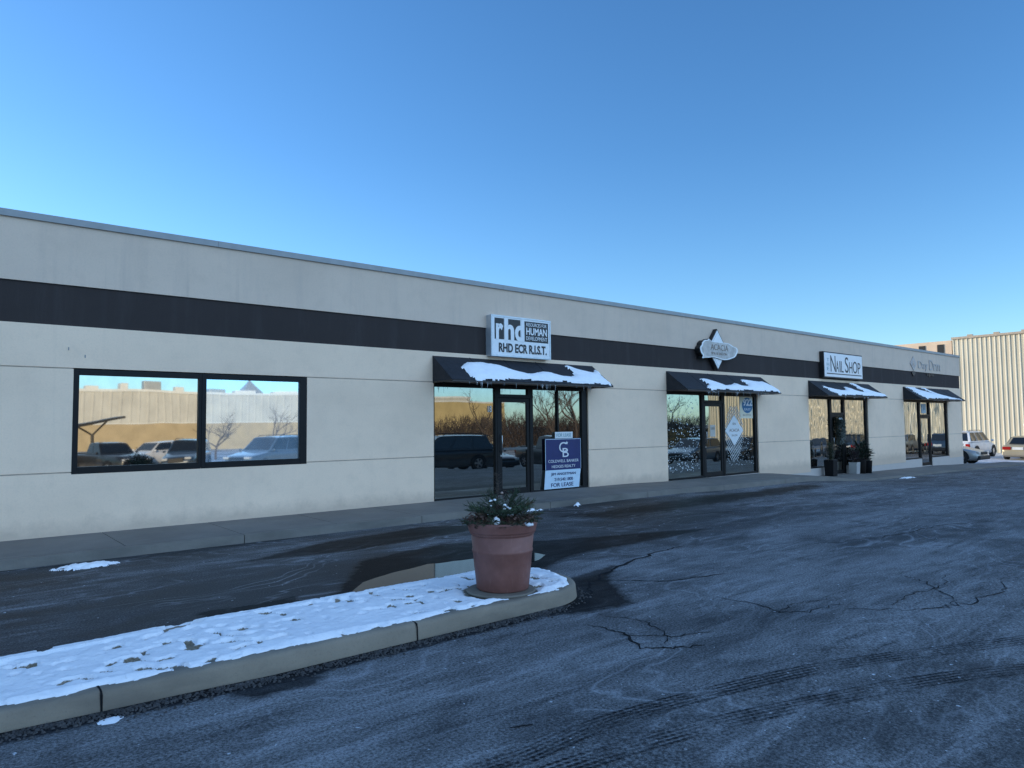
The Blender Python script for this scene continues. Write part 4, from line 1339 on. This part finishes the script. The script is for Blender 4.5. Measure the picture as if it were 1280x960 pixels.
# ------------------------------------------------------------------ cars
def make_wheel(parent, x, y, r=.33, w=.22):
    sgn = 1 if y > 0 else -1
    wh = bpy.data.objects.new('wheel', None); wh.empty_display_size = .1; link(wh, parent); wh.location = (x, y, r)
    t = MB()
    pf = [(r*.62, -w/2), (r*.9, -w/2), (r, -w*.36), (r, w*.36), (r*.9, w/2), (r*.62, w/2)]
    n = 32
    vs = [(q*math.cos(2*PI*k/n), z, q*math.sin(2*PI*k/n)) for q, z in pf for k in range(n)]
    t.add(vs, [(i*n+k, (i+1)*n+k, (i+1)*n+(k+1) % n, i*n+(k+1) % n) for i in range(len(pf)-1) for k in range(n)])
    t.build('tyre', M['rubber'], wh, smooth=True)
    m_ = MB()
    yy = sgn*w*.42
    for k in range(5):
        a = 2*PI*k/5
        c_, s_ = math.cos(a), math.sin(a); px, pz = -s_, c_
        q = [(c_*.05+px*.03, s_*.05+pz*.03), (c_*r*.63+px*.05, s_*r*.63+pz*.05), (c_*r*.63-px*.05, s_*r*.63-pz*.05), (c_*.05-px*.03, s_*.05-pz*.03)]
        m_.add([(a_, yy, b_) for a_, b_ in q]+[(a_, yy-sgn*.03, b_) for a_, b_ in q], [(0, 1, 2, 3), (7, 6, 5, 4), (0, 4, 5, 1), (1, 5, 6, 2), (2, 6, 7, 3), (3, 7, 4, 0)])
    for q0, q1 in ((.0, .07), (r*.58, r*.66)):
        n = 24
        vs = [(q*math.cos(2*PI*k/n), y_2, q*math.sin(2*PI*k/n)) for q, y_2 in ((max(q0, .001), yy), (q1, yy), (q1, yy-sgn*.05)) for k in range(n)]
        m_.add(vs, [(i*n+k, (i+1)*n+k, (i+1)*n+(k+1) % n, i*n+(k+1) % n) for i in range(2) for k in range(n)])
    m_.build('rim', M['rim'], wh)
    MB().tube([(0, -sgn*w*.1, 0), (0, sgn*w*.2, 0)], r*.6, 20).build('hub_well', M['car_black_trim'], wh)

def make_car(label, color, kind='suv', loc=(0, 0, 0), rz=0.0, L=4.6, W=1.84, H=1.65, group=None):
    """nose along +x"""
    name = {'suv': 'parked_suv', 'sedan': 'parked_car', 'hatch': 'parked_car', 'pickup': 'parked_pickup'}[kind]
    t = empty(name, loc, rz, label, 'car' if kind in ('sedan', 'hatch') else ('pickup' if kind == 'pickup' else 'suv'), group)
    pm = color
    hl = L/2; hw = W/2
    gc = .2 if kind != 'sedan' else .17
    belt = H*.60 if kind == 'suv' else H*.635
    hood = belt-.06
    r = .35 if kind in ('suv', 'pickup') else .32
    if kind in ('suv', 'hatch'):
        wb, rf, rr_, rb = .22*L, .06*L, -.41*L, -.475*L   # windscreen base, roof front, roof rear, rear base
        top = [(-hl, .5), (-hl*.985, belt-.12), (-hl*.96, belt), (wb, belt), (wb+.1, hood+.03), (hl*.72, hood-.08), (hl*.93, hood-.2), (hl, .55)]
    elif kind == 'sedan':
        wb, rf, rr_, rb = .20*L, .05*L, -.19*L, -.31*L
        top = [(-hl, .55), (-hl*.985, belt-.1), (-hl*.94, belt+.0), (-.31*L, belt+.02), (wb, belt), (wb+.1, hood+.0), (hl*.72, hood-.08), (hl*.93, hood-.18), (hl, .5)]
    else:
        wb, rf, rr_, rb = .17*L, .07*L, -.1*L, -.13*L
        top = [(-hl, .6), (-hl*.995, belt-.05), (-hl*.98, belt), (-.13*L, belt), (wb, belt), (wb+.1, hood+.04), (hl*.8, hood), (hl*.95, hood-.12), (hl, .6)]
    # lower body: loft of rounded sections along x
    sts = []
    xs_ = sorted(set([p[0] for p in top]+[-hl*.9, -hl*.6, -.1*L, .1*L, hl*.5, hl*.85]))
    def tz(x):
        for (a, b), (c, d) in zip(top, top[1:]):
            if a <= x <= c: return b+(d-b)*((x-a)/(c-a) if c > a else 0)
        return top[-1][1]
    body = MB(); ring = []
    for x in xs_:
        k = abs(x)/hl
        w = hw*(1-.16*max(0, (k-.72)/.28)**2)
        zt_ = tz(x); zb_ = gc+.1*max(0, (k-.88)/.12)
        if zt_ < zb_+.12: zt_ = zb_+.12
        md = zb_+(zt_-zb_)*.55
        ring.append([(x, 0, zb_), (x, w*.9, zb_), (x, w*.985, zb_+.08), (x, w, md), (x, w*.965, zt_-.07), (x, w*.91, zt_-.01), (x, w*.6, zt_+.012), (x, 0, zt_+.02)])
    nn = 14
    for g in ring:
        full = g + [(p[0], -p[1], p[2]) for p in g[-2:0:-1]]
        body.v += full
    for i in range(len(ring)-1):
        for k in range(nn):
            body.f.append([i*nn+k, i*nn+(k+1) % nn, (i+1)*nn+(k+1) % nn, (i+1)*nn+k]); body.m.append(0)
    body.f.append(list(range(nn-1, -1, -1))); body.m.append(0)
    body.f.append([(len(ring)-1)*nn+k for k in range(nn)]); body.m.append(0)
    body.build('body', pm, t, smooth=True, bevel=.0, sub=1)
    # cabin: frustum with crowned roof
    bw_, rw = hw*.925, hw*.74
    zr = H
    zb_ = belt-.02
    cab = MB()
    secs = [(rb, zb_, rb, zb_)]
    lowx = [rb, rb+(wb-rb)*.33, rb+(wb-rb)*.66, wb]
    upx = [rr_, rr_+(rf-rr_)*.33, rr_+(rf-rr_)*.66, rf]
    for i in range(4):
        z_ = zr-(.035 if i in (0, 3) else 0)
        cab.v += [(lowx[i], -bw_, zb_), (upx[i], -rw, z_-.03), (upx[i], -rw*.6, z_), (upx[i], rw*.6, z_), (upx[i], rw, z_-.03), (lowx[i], bw_, zb_)]
    for i in range(3):
        for k in range(5):
            cab.f.append([i*6+k, i*6+k+1, (i+1)*6+k+1, (i+1)*6+k]); cab.m.append(0)
    cab.f.append([5, 4, 3, 2, 1, 0]); cab.m.append(0)
    cab.f.append([18, 19, 20, 21, 22, 23]); cab.m.append(0)
    cab.build('cabin', pm, t, bevel=.03)
    gl = M['car_glass']
    def quad(nm, P, out_, inset=(.08, .08, .1, .06)):
        """P: bl, br, tr, tl corners; inset from left,right,bottom,top as fractions"""
        P = [Vector(p) for p in P]
        def bl_(u, v): return P[0].lerp(P[1], u).lerp(P[3].lerp(P[2], u), v)
        n_ = (P[1]-P[0]).cross(P[3]-P[0]).normalized()*.012
        if n_.dot(Vector(out_)) < 0: n_ = -n_
        a, b, c, d = inset
        q = [bl_(a, c)+n_, bl_(1-b, c)+n_, bl_(1-b, 1-d)+n_, bl_(a, 1-d)+n_]
        q2 = [p-n_*.7 for p in q]
        MB().add(q+q2, [(0, 1, 2, 3), (7, 6, 5, 4), (0, 4, 5, 1), (1, 5, 6, 2), (2, 6, 7, 3), (3, 7, 4, 0)]).build(nm, gl, t)
    quad('windscreen', [(wb, -bw_, zb_), (wb, bw_, zb_), (rf, rw, zr-.05), (rf, -rw, zr-.05)], (1, 0, .5), (.06, .06, .12, .06))
    quad('rear_window', [(rb, bw_, zb_), (rb, -bw_, zb_), (rr_, -rw, zr-.05), (rr_, rw, zr-.05)], (-1, 0, .5), (.09, .09, .12, .12))
    cuts = [0, .34, .66, 1] if kind == 'suv' else ([0, .5, 1] if kind in ('sedan', 'hatch') else [0, .48, 1])
    for s_ in (-1, 1):
        for c0, c1 in zip(cuts, cuts[1:]):
            a = rb+(wb-rb)*c0; b = rb+(wb-rb)*c1; c = rr_+(rf-rr_)*c1; d = rr_+(rf-rr_)*c0
            quad('side_window', [(a, s_*bw_, zb_), (b, s_*bw_, zb_), (c, s_*rw, zr-.03), (d, s_*rw, zr-.03)], (0, s_, .3), (.05, .05, .12, .1))
        MB().ball((wb-.12, s_*(hw+.1), belt+.06), .09, 6, (.6, 1, .75)).build('mirror', pm if kind != 'sedan' else M['car_black_trim'], t, smooth=True)
        fx, rx = .3*L, -.3*L
        for wx in (fx, rx):
            make_wheel(t, wx, s_*(hw-.1), r)
            # black arch lining standing just proud of the body side
            n = 24
            arch = MB()
            for q in range(n):
                a0, a1 = PI*q/n-.15, PI*(q+1)/n-.15+.3/n
                pts = []
                for aa, rr2 in ((a0, r*1.0), (a1, r*1.0), (a1, r*1.2), (a0, r*1.2)):
                    pts.append((wx+rr2*math.cos(aa), s_*(hw+.006), r+rr2*math.sin(aa)))
                arch.add(pts+[(p[0], s_*(hw-.2), p[2]) for p in pts], [(0, 1, 2, 3), (7, 6, 5, 4), (0, 4, 5, 1), (2, 6, 7, 3)])
            arch.build('wheel_arch', M['car_black_trim'], t)
        if kind == 'sedan':
            MB().box(-hl-.012, -hl+.08, s_*hw*.38, s_*hw*.84, .62, .8).build('tail_light', M['lamp_red'], t, bevel=.02)
        else:
            MB().box(-hl*.99-.012, -hl+.14, s_*hw*.62, s_*hw*.88, belt-.34, belt-.12).build('tail_light', M['lamp_red'], t, bevel=.03)
        MB().box(hl*.9, hl*.985+.01, s_*hw*.5, s_*hw*.84, hood-.33, hood-.2).build('headlight', M['lamp_white'], t, bevel=.03)
    MB().box(-hl-.03, -hl+.15, -hw*.86, hw*.86, .3, .52).build('rear_bumper', pm if kind in ('sedan',) else M['car_black_trim'], t, bevel=.04)
    MB().box(hl-.15, hl+.035, -hw*.84, hw*.84, .26, .46).build('front_bumper', M['car_black_trim'], t, bevel=.04)
    MB().box(hl-.1, hl+.015, -hw*.45, hw*.45, .52, hood-.22).build('grille', M['car_black_trim'], t, bevel=.02)
    MB().box(-hl-.035 if kind == 'sedan' else -hl-.02, -hl+.02, -.26, .26, .63 if kind == 'sedan' else belt-.36, .78 if kind == 'sedan' else belt-.21).build('number_plate', M['plate'], t)
    if kind in ('suv',):
        for s_ in (-1, 1):
            MB().tube([(rr_+.1, s_*rw*.92, zr-.02), (rr_+.15, s_*rw*.92, zr+.05), (rf-.3, s_*rw*.92, zr+.04), (rf-.2, s_*rw*.92, zr-.03)], .018, 6).build('roof_rail', M['car_black_trim'], t)
        MB().hexa([(rr_-.12, -rw*.9, zr-.07), (rr_+.1, -rw*.9, zr-.05), (rr_+.1, rw*.9, zr-.05), (rr_-.12, rw*.9, zr-.07), (rr_-.14, -rw*.88, zr-.04), (rr_+.1, -rw*.88, zr+.006), (rr_+.1, rw*.88, zr+.006), (rr_-.14, rw*.88, zr-.04)]).build('spoiler', pm, t)
    if kind == 'pickup':
        MB().box(-hl+.1, -.14*L, -hw*.8, hw*.8, belt+.021, belt+.028).build('bed_liner', M['car_black_trim'], t)
    return t
P_WHITE = paint('white_car_paint', (.75, .75, .76), .0)
P_GOLD = paint('champagne_car_paint', (.5, .42, .27), .3)
P_SILVER = paint('silver_car_paint', (.42, .44, .44), .5)
P_BLACK = paint('black_car_paint', (.02, .02, .022), .2)
P_BLUE = paint('dark_blue_car_paint', (.03, .06, .1), .3)
P_GREY = paint('blue_grey_car_paint', (.12, .17, .22), .4)
make_car('white SUV with black rear window parked by corrugated wall', P_WHITE, 'suv', (52.2, 16.1, gz(52.2, 16)), -.03, 4.7, 1.86, 1.68)
make_car('champagne gold sedan seen from behind at right picture edge', P_GOLD, 'sedan', (50.9, 12.5, gz(50.9, 12)), .0, 4.9, 1.82, 1.4)
make_car('silver car whose front wheel peeks out behind the building corner', P_SILVER, 'suv', (41.4, 14.2, gz(41.4, 14)), -PI/2, 4.2, 1.8, 1.55)
# vehicles that the shop windows mirror
make_car('black pickup lit by sun mirrored in the left window', P_BLACK, 'pickup', (8.6, -21.5, gz(8.6, -21)), PI/2-.35, 5.4, 1.95, 1.72)
make_car('white hatchback mirrored behind the black vehicles in left window', P_WHITE, 'hatch', (12.3, -27, gz(12, -27)), PI-.5, 4.4, 1.8, 1.6)
make_car('dark blue SUV mirrored beside the mullion of left window', P_BLUE, 'suv', (12.6, -20.8, gz(12.4, -20)), PI/2+.5, 4.8, 1.9, 1.75)
make_car('big blue grey SUV mirrored in right pane of left window', P_GREY, 'suv', (14.6, -13.0, gz(15, -13)), PI*.84, 5.2, 2.0, 1.88)
make_car('dark SUV mirrored low in the left pane of first shopfront', P_BLACK, 'suv', (17.9, -1.9, gz(17.9, -2.0)), PI+.25, 4.7, 1.9, 1.62)
make_car('dark sedan mirrored beside first shop door', P_BLUE, 'sedan', (23.2, -6.0, gz(23, -6)), PI/2, 4.7, 1.82, 1.42)
make_car('black pickup mirrored behind the lease banner', P_BLACK, 'pickup', (26.4, -3.4, gz(26, -3.4)), PI*.52, 5.5, 1.95, 1.75)
make_car('blue grey car mirrored low in the salon windows', P_GREY, 'hatch', (36.3, -1.8, gz(36, -2)), PI-.15, 4.6, 1.82, 1.5)
make_car('black SUV mirrored in the salon right pane', P_BLACK, 'suv', (43.2, -2.6, gz(43, -2)), PI-.1, 4.8, 1.9, 1.62)
make_car('blue sedan mirrored in the nail shop windows', P_BLUE, 'sedan', (50.5, -1.0, gz(50, -1)), PI-.1, 4.8, 1.82, 1.42)
make_car('black car mirrored at left of the nail shop glass', P_BLACK, 'sedan', (46.0, -4.5, gz(46, -4)), PI/2, 4.7, 1.82, 1.42)
make_car('grey car mirrored low in the end shop left pane', P_GREY, 'sedan', (56.0, 2.6, gz(56, 2.6)), .0, 4.7, 1.82, 1.42)
make_car('blue hatchback mirrored low in the end shop right pane', P_BLUE, 'hatch', (56.2, 5.6, gz(56, 5.6)), .0, 4.4, 1.8, 1.5)
make_car('dark SUV mirrored low in nail shop right pane', P_BLUE, 'suv', (56.0, -.6, gz(56, -.6)), .0, 4.7, 1.86, 1.65)
for k, (x, y, c, lab) in enumerate([(27, -38, P_BLUE, 'distant blue car mirrored left in right pane of left window'), (31, -38.5, P_WHITE, 'distant white car mirrored in right pane of left window')]):
    make_car(lab, c, 'hatch', (x, y, gz(x, y)), PI/2+.2, 4.5, 1.8, 1.5)

# ------------------------------------------------------------------ corrugated metal building closing the lot
MX = 60.0
mbld = empty('metal_building', (MX, 0, -.8), label='tall cream corrugated metal building beyond the parked cars', cat='building')
Y0, Y1 = -17.0, 19.3
ztop = 7.75+.8
cw = MB()
y = Y0
prof_ = []
while y < Y1:
    prof_ += [(y, 0), (y+.19, 0), (y+.215, -.045), (y+.275, -.045), (y+.30, 0)]
    y += .30
n = len(prof_)
for (yy, xo) in prof_: cw.v += [(xo, yy, -.6), (xo, yy, ztop)]
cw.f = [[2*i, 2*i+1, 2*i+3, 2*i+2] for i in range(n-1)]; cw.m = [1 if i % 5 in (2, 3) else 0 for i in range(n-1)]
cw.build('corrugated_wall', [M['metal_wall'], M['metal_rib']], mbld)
MB().box(.06, 30, Y0, Y1, -.6, ztop-.02).build('core', M['metal_wall'], mbld)
ev = MB(); ev.box(-.14, .3, Y0-.1, Y1+.05, ztop, ztop+.16)
ev.build('eaves_gutter', M['metal_trim'], mbld)
vt = MB()
for k in range(21):
    yv = Y0+1+k*1.7
    MB().box(.1, .35, yv, yv+.35, ztop+.161, ztop+.3).build('roof_vent', M['metal_trim'], mbld)
MB().box(.0, 28, Y1+.06, Y1+4.4, -.6, ztop-.04).build('brick_end', M['brick_end'], mbld)
for yv in (19.9, 21.2):
    MB().box(-.05, -.003, yv, yv+.45, ztop-1.7, ztop-.3).build('louvre', M['dark_metal'], mbld)
for k, (yy, lab) in enumerate(((14.15, 'thin pale post with small head nearer the white SUV'), (12.7, 'thin pale post with dark head above gold sedan'))):
    p = empty('lot_post', (57.6, yy, gz(57.6, yy)), label=lab, cat='lamp post')  # plain posts with small heads, neither gives light
    MB().tube([(0, 0, 0), (0, 0, 1.95)], .06, 10).build('post', M['pale_post'], p)
    MB().box(-.12, .12, -.3, .3, 1.95, 2.1).build('post_head', M['dark_metal'] if k else M['alu'], p, bevel=.03)

# ------------------------------------------------------------------ warehouse and planting across the lot (mirrored in the glass)
WY = -75.0
wh = empty('warehouse', (0, WY, -1.1), label='long pale warehouse with tan base mirrored in shop glass', cat='building')
cl_ = MB()
x = -60.0
pf_ = []
while x < 73.5:
    pf_ += [(x, 0), (x+.75, 0), (x+.8, .06), (x+.95, .06), (x+1.0, 0)]; x += 1.0
for (xx_, yo) in pf_: cl_.v += [(xx_, yo, 3.5), (xx_, yo, 7.3)]
n = len(pf_)
cl_.f = [[2*i, 2*i+2, 2*i+3, 2*i+1] for i in range(n-1)]; cl_.m = [0]*(n-1)
cl_.build('upper_cladding', M['wh_up'], wh)
MB().box(-60, 74, -40, -.08, -.5, 7.2).build('core', M['wh_up'], wh)
MB().box(-60, 74, -.079, .1, -.5, 3.4).build('base_wall', M['wh_low'], wh)
MB().box(-60, 74.1, -.2, .2, 3.4, 3.5).build('ledge', M['white_roof'], wh)
MB().box(-60, 74.1, -.3, .15, 7.3, 7.6).build('roof_edge', M['white_roof'], wh)
for (xx_, w, h, mt) in ((17.5, 1.4, .6, 'white_roof'), (24.5, 2.2, 1.4, 'hvac'), (28.2, 1.0, .8, 'white_roof'), (21, .8, 1.0, 'white_roof'), (33, 2, .7, 'hvac'), (10, 3, 1.2, 'hvac'), (37, 3.2, .6, 'white_roof'), (43, 3.5, .5, 'white_roof'), (52, 2, 1.1, 'hvac')):
    MB().box(xx_-w/2, xx_+w/2, -6, -4.5, 7.2, 7.6+h).build('rooftop_unit', M[mt], wh, bevel=.05)
MB().box(58.0, 79.5, .21, 3.0, -.5, 6.5).build('gold_wing', M['wh_gold'], wh)
MB().box(57.9, 79.6, .15, 3.05, 6.501, 6.75).build('roof_edge', M['white_roof'], wh)
MB().add([(36.6, -5, 7.5), (40.4, -5, 7.5), (40.4, -9, 7.5), (36.6, -9, 7.5), (38.5, -7, 9.9)], [(0, 1, 4), (1, 2, 4), (2, 3, 4), (3, 0, 4)]).build('pyramid_skylight', M['hvac'], wh)
tr = empty('box_trailer', (50.5, -42, gz(50, -42)), label='cream box trailer mirrored in first shopfront left pane', cat='trailer')
MB().box(-2.6, 2.6, -1.1, 1.1, .45, 1.75).build('box', M['trailer'], tr, bevel=.03)
MB().box(-2.7, 2.7, -1.0, 1.0, .33, .449).build('chassis', M['dark_metal'], tr)
for x in (-.9, .9):
    for s_ in (-1, 1): make_wheel(tr, x, s_*.95, .3, .2)
ca = empty('shade_canopy', (8.4, -25, gz(8.4, -25)), label='dark tilted canopy on forked post mirrored in left window', cat='canopy')
MB().tube([(0, 0, 0), (0, 0, 2.2)], .1, 8).build('post', M['dark_metal'], ca)
MB().tube([(0, 0, 2.1), (-.8, 0, 2.62)], .06, 6).tube([(0, 0, 2.1), (.8, 0, 2.95)], .06, 6).build('fork_arm', M['dark_metal'], ca)
MB().hexa([(-1.3, -1, 2.52), (1.5, -1, 3.1), (1.5, 1, 3.1), (-1.3, 1, 2.52), (-1.3, -1, 2.72), (1.5, -1, 3.22), (1.5, 1, 3.22), (-1.3, 1, 2.72)]).build('roof_panel', M['dark_metal'], ca)
el = empty('utility_box', (4.9, -24.5, gz(5, -24)), label='brown utility cabinet mirrored at left edge of left window', cat='cabinet')
MB().box(-.9, .9, -.6, .6, 0, 1.9).build('cabinet_body', M['warm_light'], el, bevel=.02)
MB().box(-.85, .85, .601, .62, .1, 1.8).build('cabinet_door', M['dark_metal'], el)

def bare_tree(loc, h, seed, label, group='bare trees across the lot', spread=.55, lv=5, mat='bark'):
    rn = random.Random(seed)
    t = empty('bare_tree', loc, rn.uniform(0, 6), label, 'tree', group)
    tk = MB(); br = MB()
    def grow(p, d, ln, r_, k):
        pts = [p]; q = p.copy(); dd = d.copy()
        for _ in range(3):
            dd = (dd+Vector((rn.gauss(0, .12), rn.gauss(0, .12), rn.gauss(.03, .08)))).normalized()
            q = q+dd*ln/3; pts.append(q.copy())
        (tk if k == 0 else br).tube(pts, [r_, r_*.9, r_*.8, r_*.68], 6 if k < 2 else 3, cap=False)
        if k >= lv: return
        for _ in range(rn.choice([2, 3, 3]) if k else 4):
            t_ = rn.choice([1, 2, 3, 3])
            nd = (dd+Vector((rn.gauss(0, spread), rn.gauss(0, spread), rn.gauss(.12, .3)))).normalized()
            grow(pts[t_], nd, ln*rn.uniform(.6, .85), max(.008, r_*.58), k+1)
    grow(Vector((0, 0, 0)), Vector((0, 0, 1)), h*.3, h*.02, 0)
    tk.build('trunk', M[mat], t, smooth=True)
    br.build('crown', M[mat], t)
    return t
bare_tree((24.8, -38, gz(24, -38)), 5.6, 3, 'wide bare tree mirrored at right edge of left window', lv=5, spread=.7)
bare_tree((18.4, -34, gz(18, -34)), 5.0, 4, 'slim bare tree mirrored beside the left window mullion', spread=.6)
bare_tree((39.5, -27, gz(39, -27)), 7.0, 5, 'leaning bare tree mirrored in first shop left pane', spread=.5)
for k, (x, y, h, lab) in enumerate([(55, -33, 9.5, 'tall bare tree mirrored left in the first shop right pane'), (60, -35, 10.5, 'tallest bare tree mirrored mid right pane of first shop'), (66, -34, 9.0, 'bare tree mirrored right in the first shop right pane'), (72, -30, 8.0, 'bare tree mirrored at far left of salon window'), (76, -38, 9.0, 'bare tree mirrored in salon left pane')]):
    bare_tree((x, y, gz(x, y)), h, 20+k, lab, lv=5, spread=.5)
# brushy scrub belt
random.seed(9)
sb = MB()
for k in range(42000):
    x = random.uniform(43, 92); y = random.uniform(-48, -37)
    hmax = (3.3+1.5*mn.noise(Vector((x*.16, y*.2, 2)))+.9*mn.noise(Vector((x*.9, y*.9, 5))))*min(1, max(.3, (x-41)/6))
    z0_ = random.uniform(0, max(.3, hmax)); g = gz(x, y)
    d = Vector((random.gauss(0, .45), random.gauss(0, .45), 1)).normalized()*random.uniform(.4, .9)
    s_ = Vector((random.gauss(0, 1), random.gauss(0, 1), 0)).normalized()*random.uniform(.015, .05)
    p = Vector((x, y, g+z0_))
    sb.add([p-s_, p+s_, p+d], [(0, 1, 2)])
tag(sb.build('brush', M['brush']), kind='stuff')
ev_ = MB()
for k in range(9000):
    x = random.uniform(58, 84); y = random.uniform(-23, -19.5)
    z0_ = random.uniform(0, 2.2+.7*mn.noise(Vector((x*.5, y, 3))))
    d = Vector((random.gauss(0, 1), random.gauss(0, 1), random.gauss(0, 1))).normalized()*random.uniform(.12, .3)
    s_ = d.orthogonal().normalized()*.06
    p = Vector((x, y, gz(x, y)+z0_))
    ev_.add([p-s_, p+s_, p+d], [(0, 1, 2)])
tag(ev_.build('hedge', M['evergreen']), 'dark evergreen hedge mirrored low in salon left pane', 'hedge')

# ------------------------------------------------------------------ sky, sun, camera
SUN_EL = math.radians(11.0)
sun_dir = Vector((-.5, .866, 0)).normalized()
az = math.atan2(sun_dir.x, sun_dir.y)     # clockwise from +Y
wd_ = bpy.data.worlds.new('World'); bpy.context.scene.world = wd_
wd_.use_nodes = True
nt = wd_.node_tree
bg = nt.nodes['Background']
sky = nt.nodes.new('ShaderNodeTexSky')
sky.sky_type = 'NISHITA'; sky.sun_disc = False
sky.sun_elevation = SUN_EL; sky.sun_rotation = az
sky.altitude = 200; sky.air_density = 1.0; sky.dust_density = .25; sky.ozone_density = 2.2
tint = mixc(nt, 1.0, sky.outputs[0], (1.02, 1.42, 1.84), 'MULTIPLY')
# southern half of the sky boosted and warmed as fill for the shaded facade
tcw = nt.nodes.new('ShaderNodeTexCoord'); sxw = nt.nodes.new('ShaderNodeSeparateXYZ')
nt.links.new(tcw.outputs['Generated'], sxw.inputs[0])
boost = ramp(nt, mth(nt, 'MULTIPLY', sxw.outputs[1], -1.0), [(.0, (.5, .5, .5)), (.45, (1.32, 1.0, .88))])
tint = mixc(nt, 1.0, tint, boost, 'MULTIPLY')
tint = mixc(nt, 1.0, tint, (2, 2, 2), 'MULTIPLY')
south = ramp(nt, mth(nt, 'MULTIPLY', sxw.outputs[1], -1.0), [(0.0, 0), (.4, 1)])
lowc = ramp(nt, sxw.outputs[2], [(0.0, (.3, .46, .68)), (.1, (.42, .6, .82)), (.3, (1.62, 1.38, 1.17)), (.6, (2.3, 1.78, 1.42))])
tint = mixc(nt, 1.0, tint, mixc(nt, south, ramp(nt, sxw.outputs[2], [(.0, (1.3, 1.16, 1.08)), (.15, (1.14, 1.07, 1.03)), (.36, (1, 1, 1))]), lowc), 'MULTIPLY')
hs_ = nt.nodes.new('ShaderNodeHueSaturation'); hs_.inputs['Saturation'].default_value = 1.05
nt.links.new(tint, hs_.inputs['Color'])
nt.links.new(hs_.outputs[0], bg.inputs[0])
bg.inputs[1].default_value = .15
sl_ = bpy.data.lights.new('sun', 'SUN'); sl_.energy = 4.4; sl_.angle = math.radians(.5); sl_.color = (1, .86, .64)
so = bpy.data.objects.new('sun', sl_); link(so)
d = Vector((sun_dir.x*math.cos(SUN_EL), sun_dir.y*math.cos(SUN_EL), math.sin(SUN_EL)))
so.rotation_euler = (-d).to_track_quat('-Z', 'Y').to_euler()
so.location = (0, 40, 30)

cam = bpy.data.cameras.new('camera'); co = bpy.data.objects.new('camera', cam); link(co)
cam.sensor_width = 36; cam.lens = 888/1280*36
cam.clip_start = .05; cam.clip_end = 4000
R = [[0.76382676, 0.02940588, 0.6447511], [-0.64534257, 0.05040134, 0.76222875], [-0.01008231, -0.99829605, 0.05747475]]
m4 = Matrix(((R[0][0], -R[0][1], -R[0][2], 0), (R[1][0], -R[1][1], -R[1][2], 0), (R[2][0], -R[2][1], -R[2][2], EYE), (0, 0, 0, 1)))
co.matrix_world = m4
sc = bpy.context.scene
sc.camera = co
sc.view_settings.view_transform = 'Standard'; sc.view_settings.look = 'None'; sc.view_settings.exposure = 0; sc.view_settings.gamma = 1
sc.cycles.use_denoising = True; sc.cycles.denoiser = 'OPENIMAGEDENOISE'; sc.cycles.denoising_input_passes = 'RGB_ALBEDO_NORMAL'; sc.cycles.denoising_prefilter = 'NONE'; sc.cycles.denoising_quality = 'HIGH'
sc.cycles.max_bounces = 8; sc.cycles.transparent_max_bounces = 12
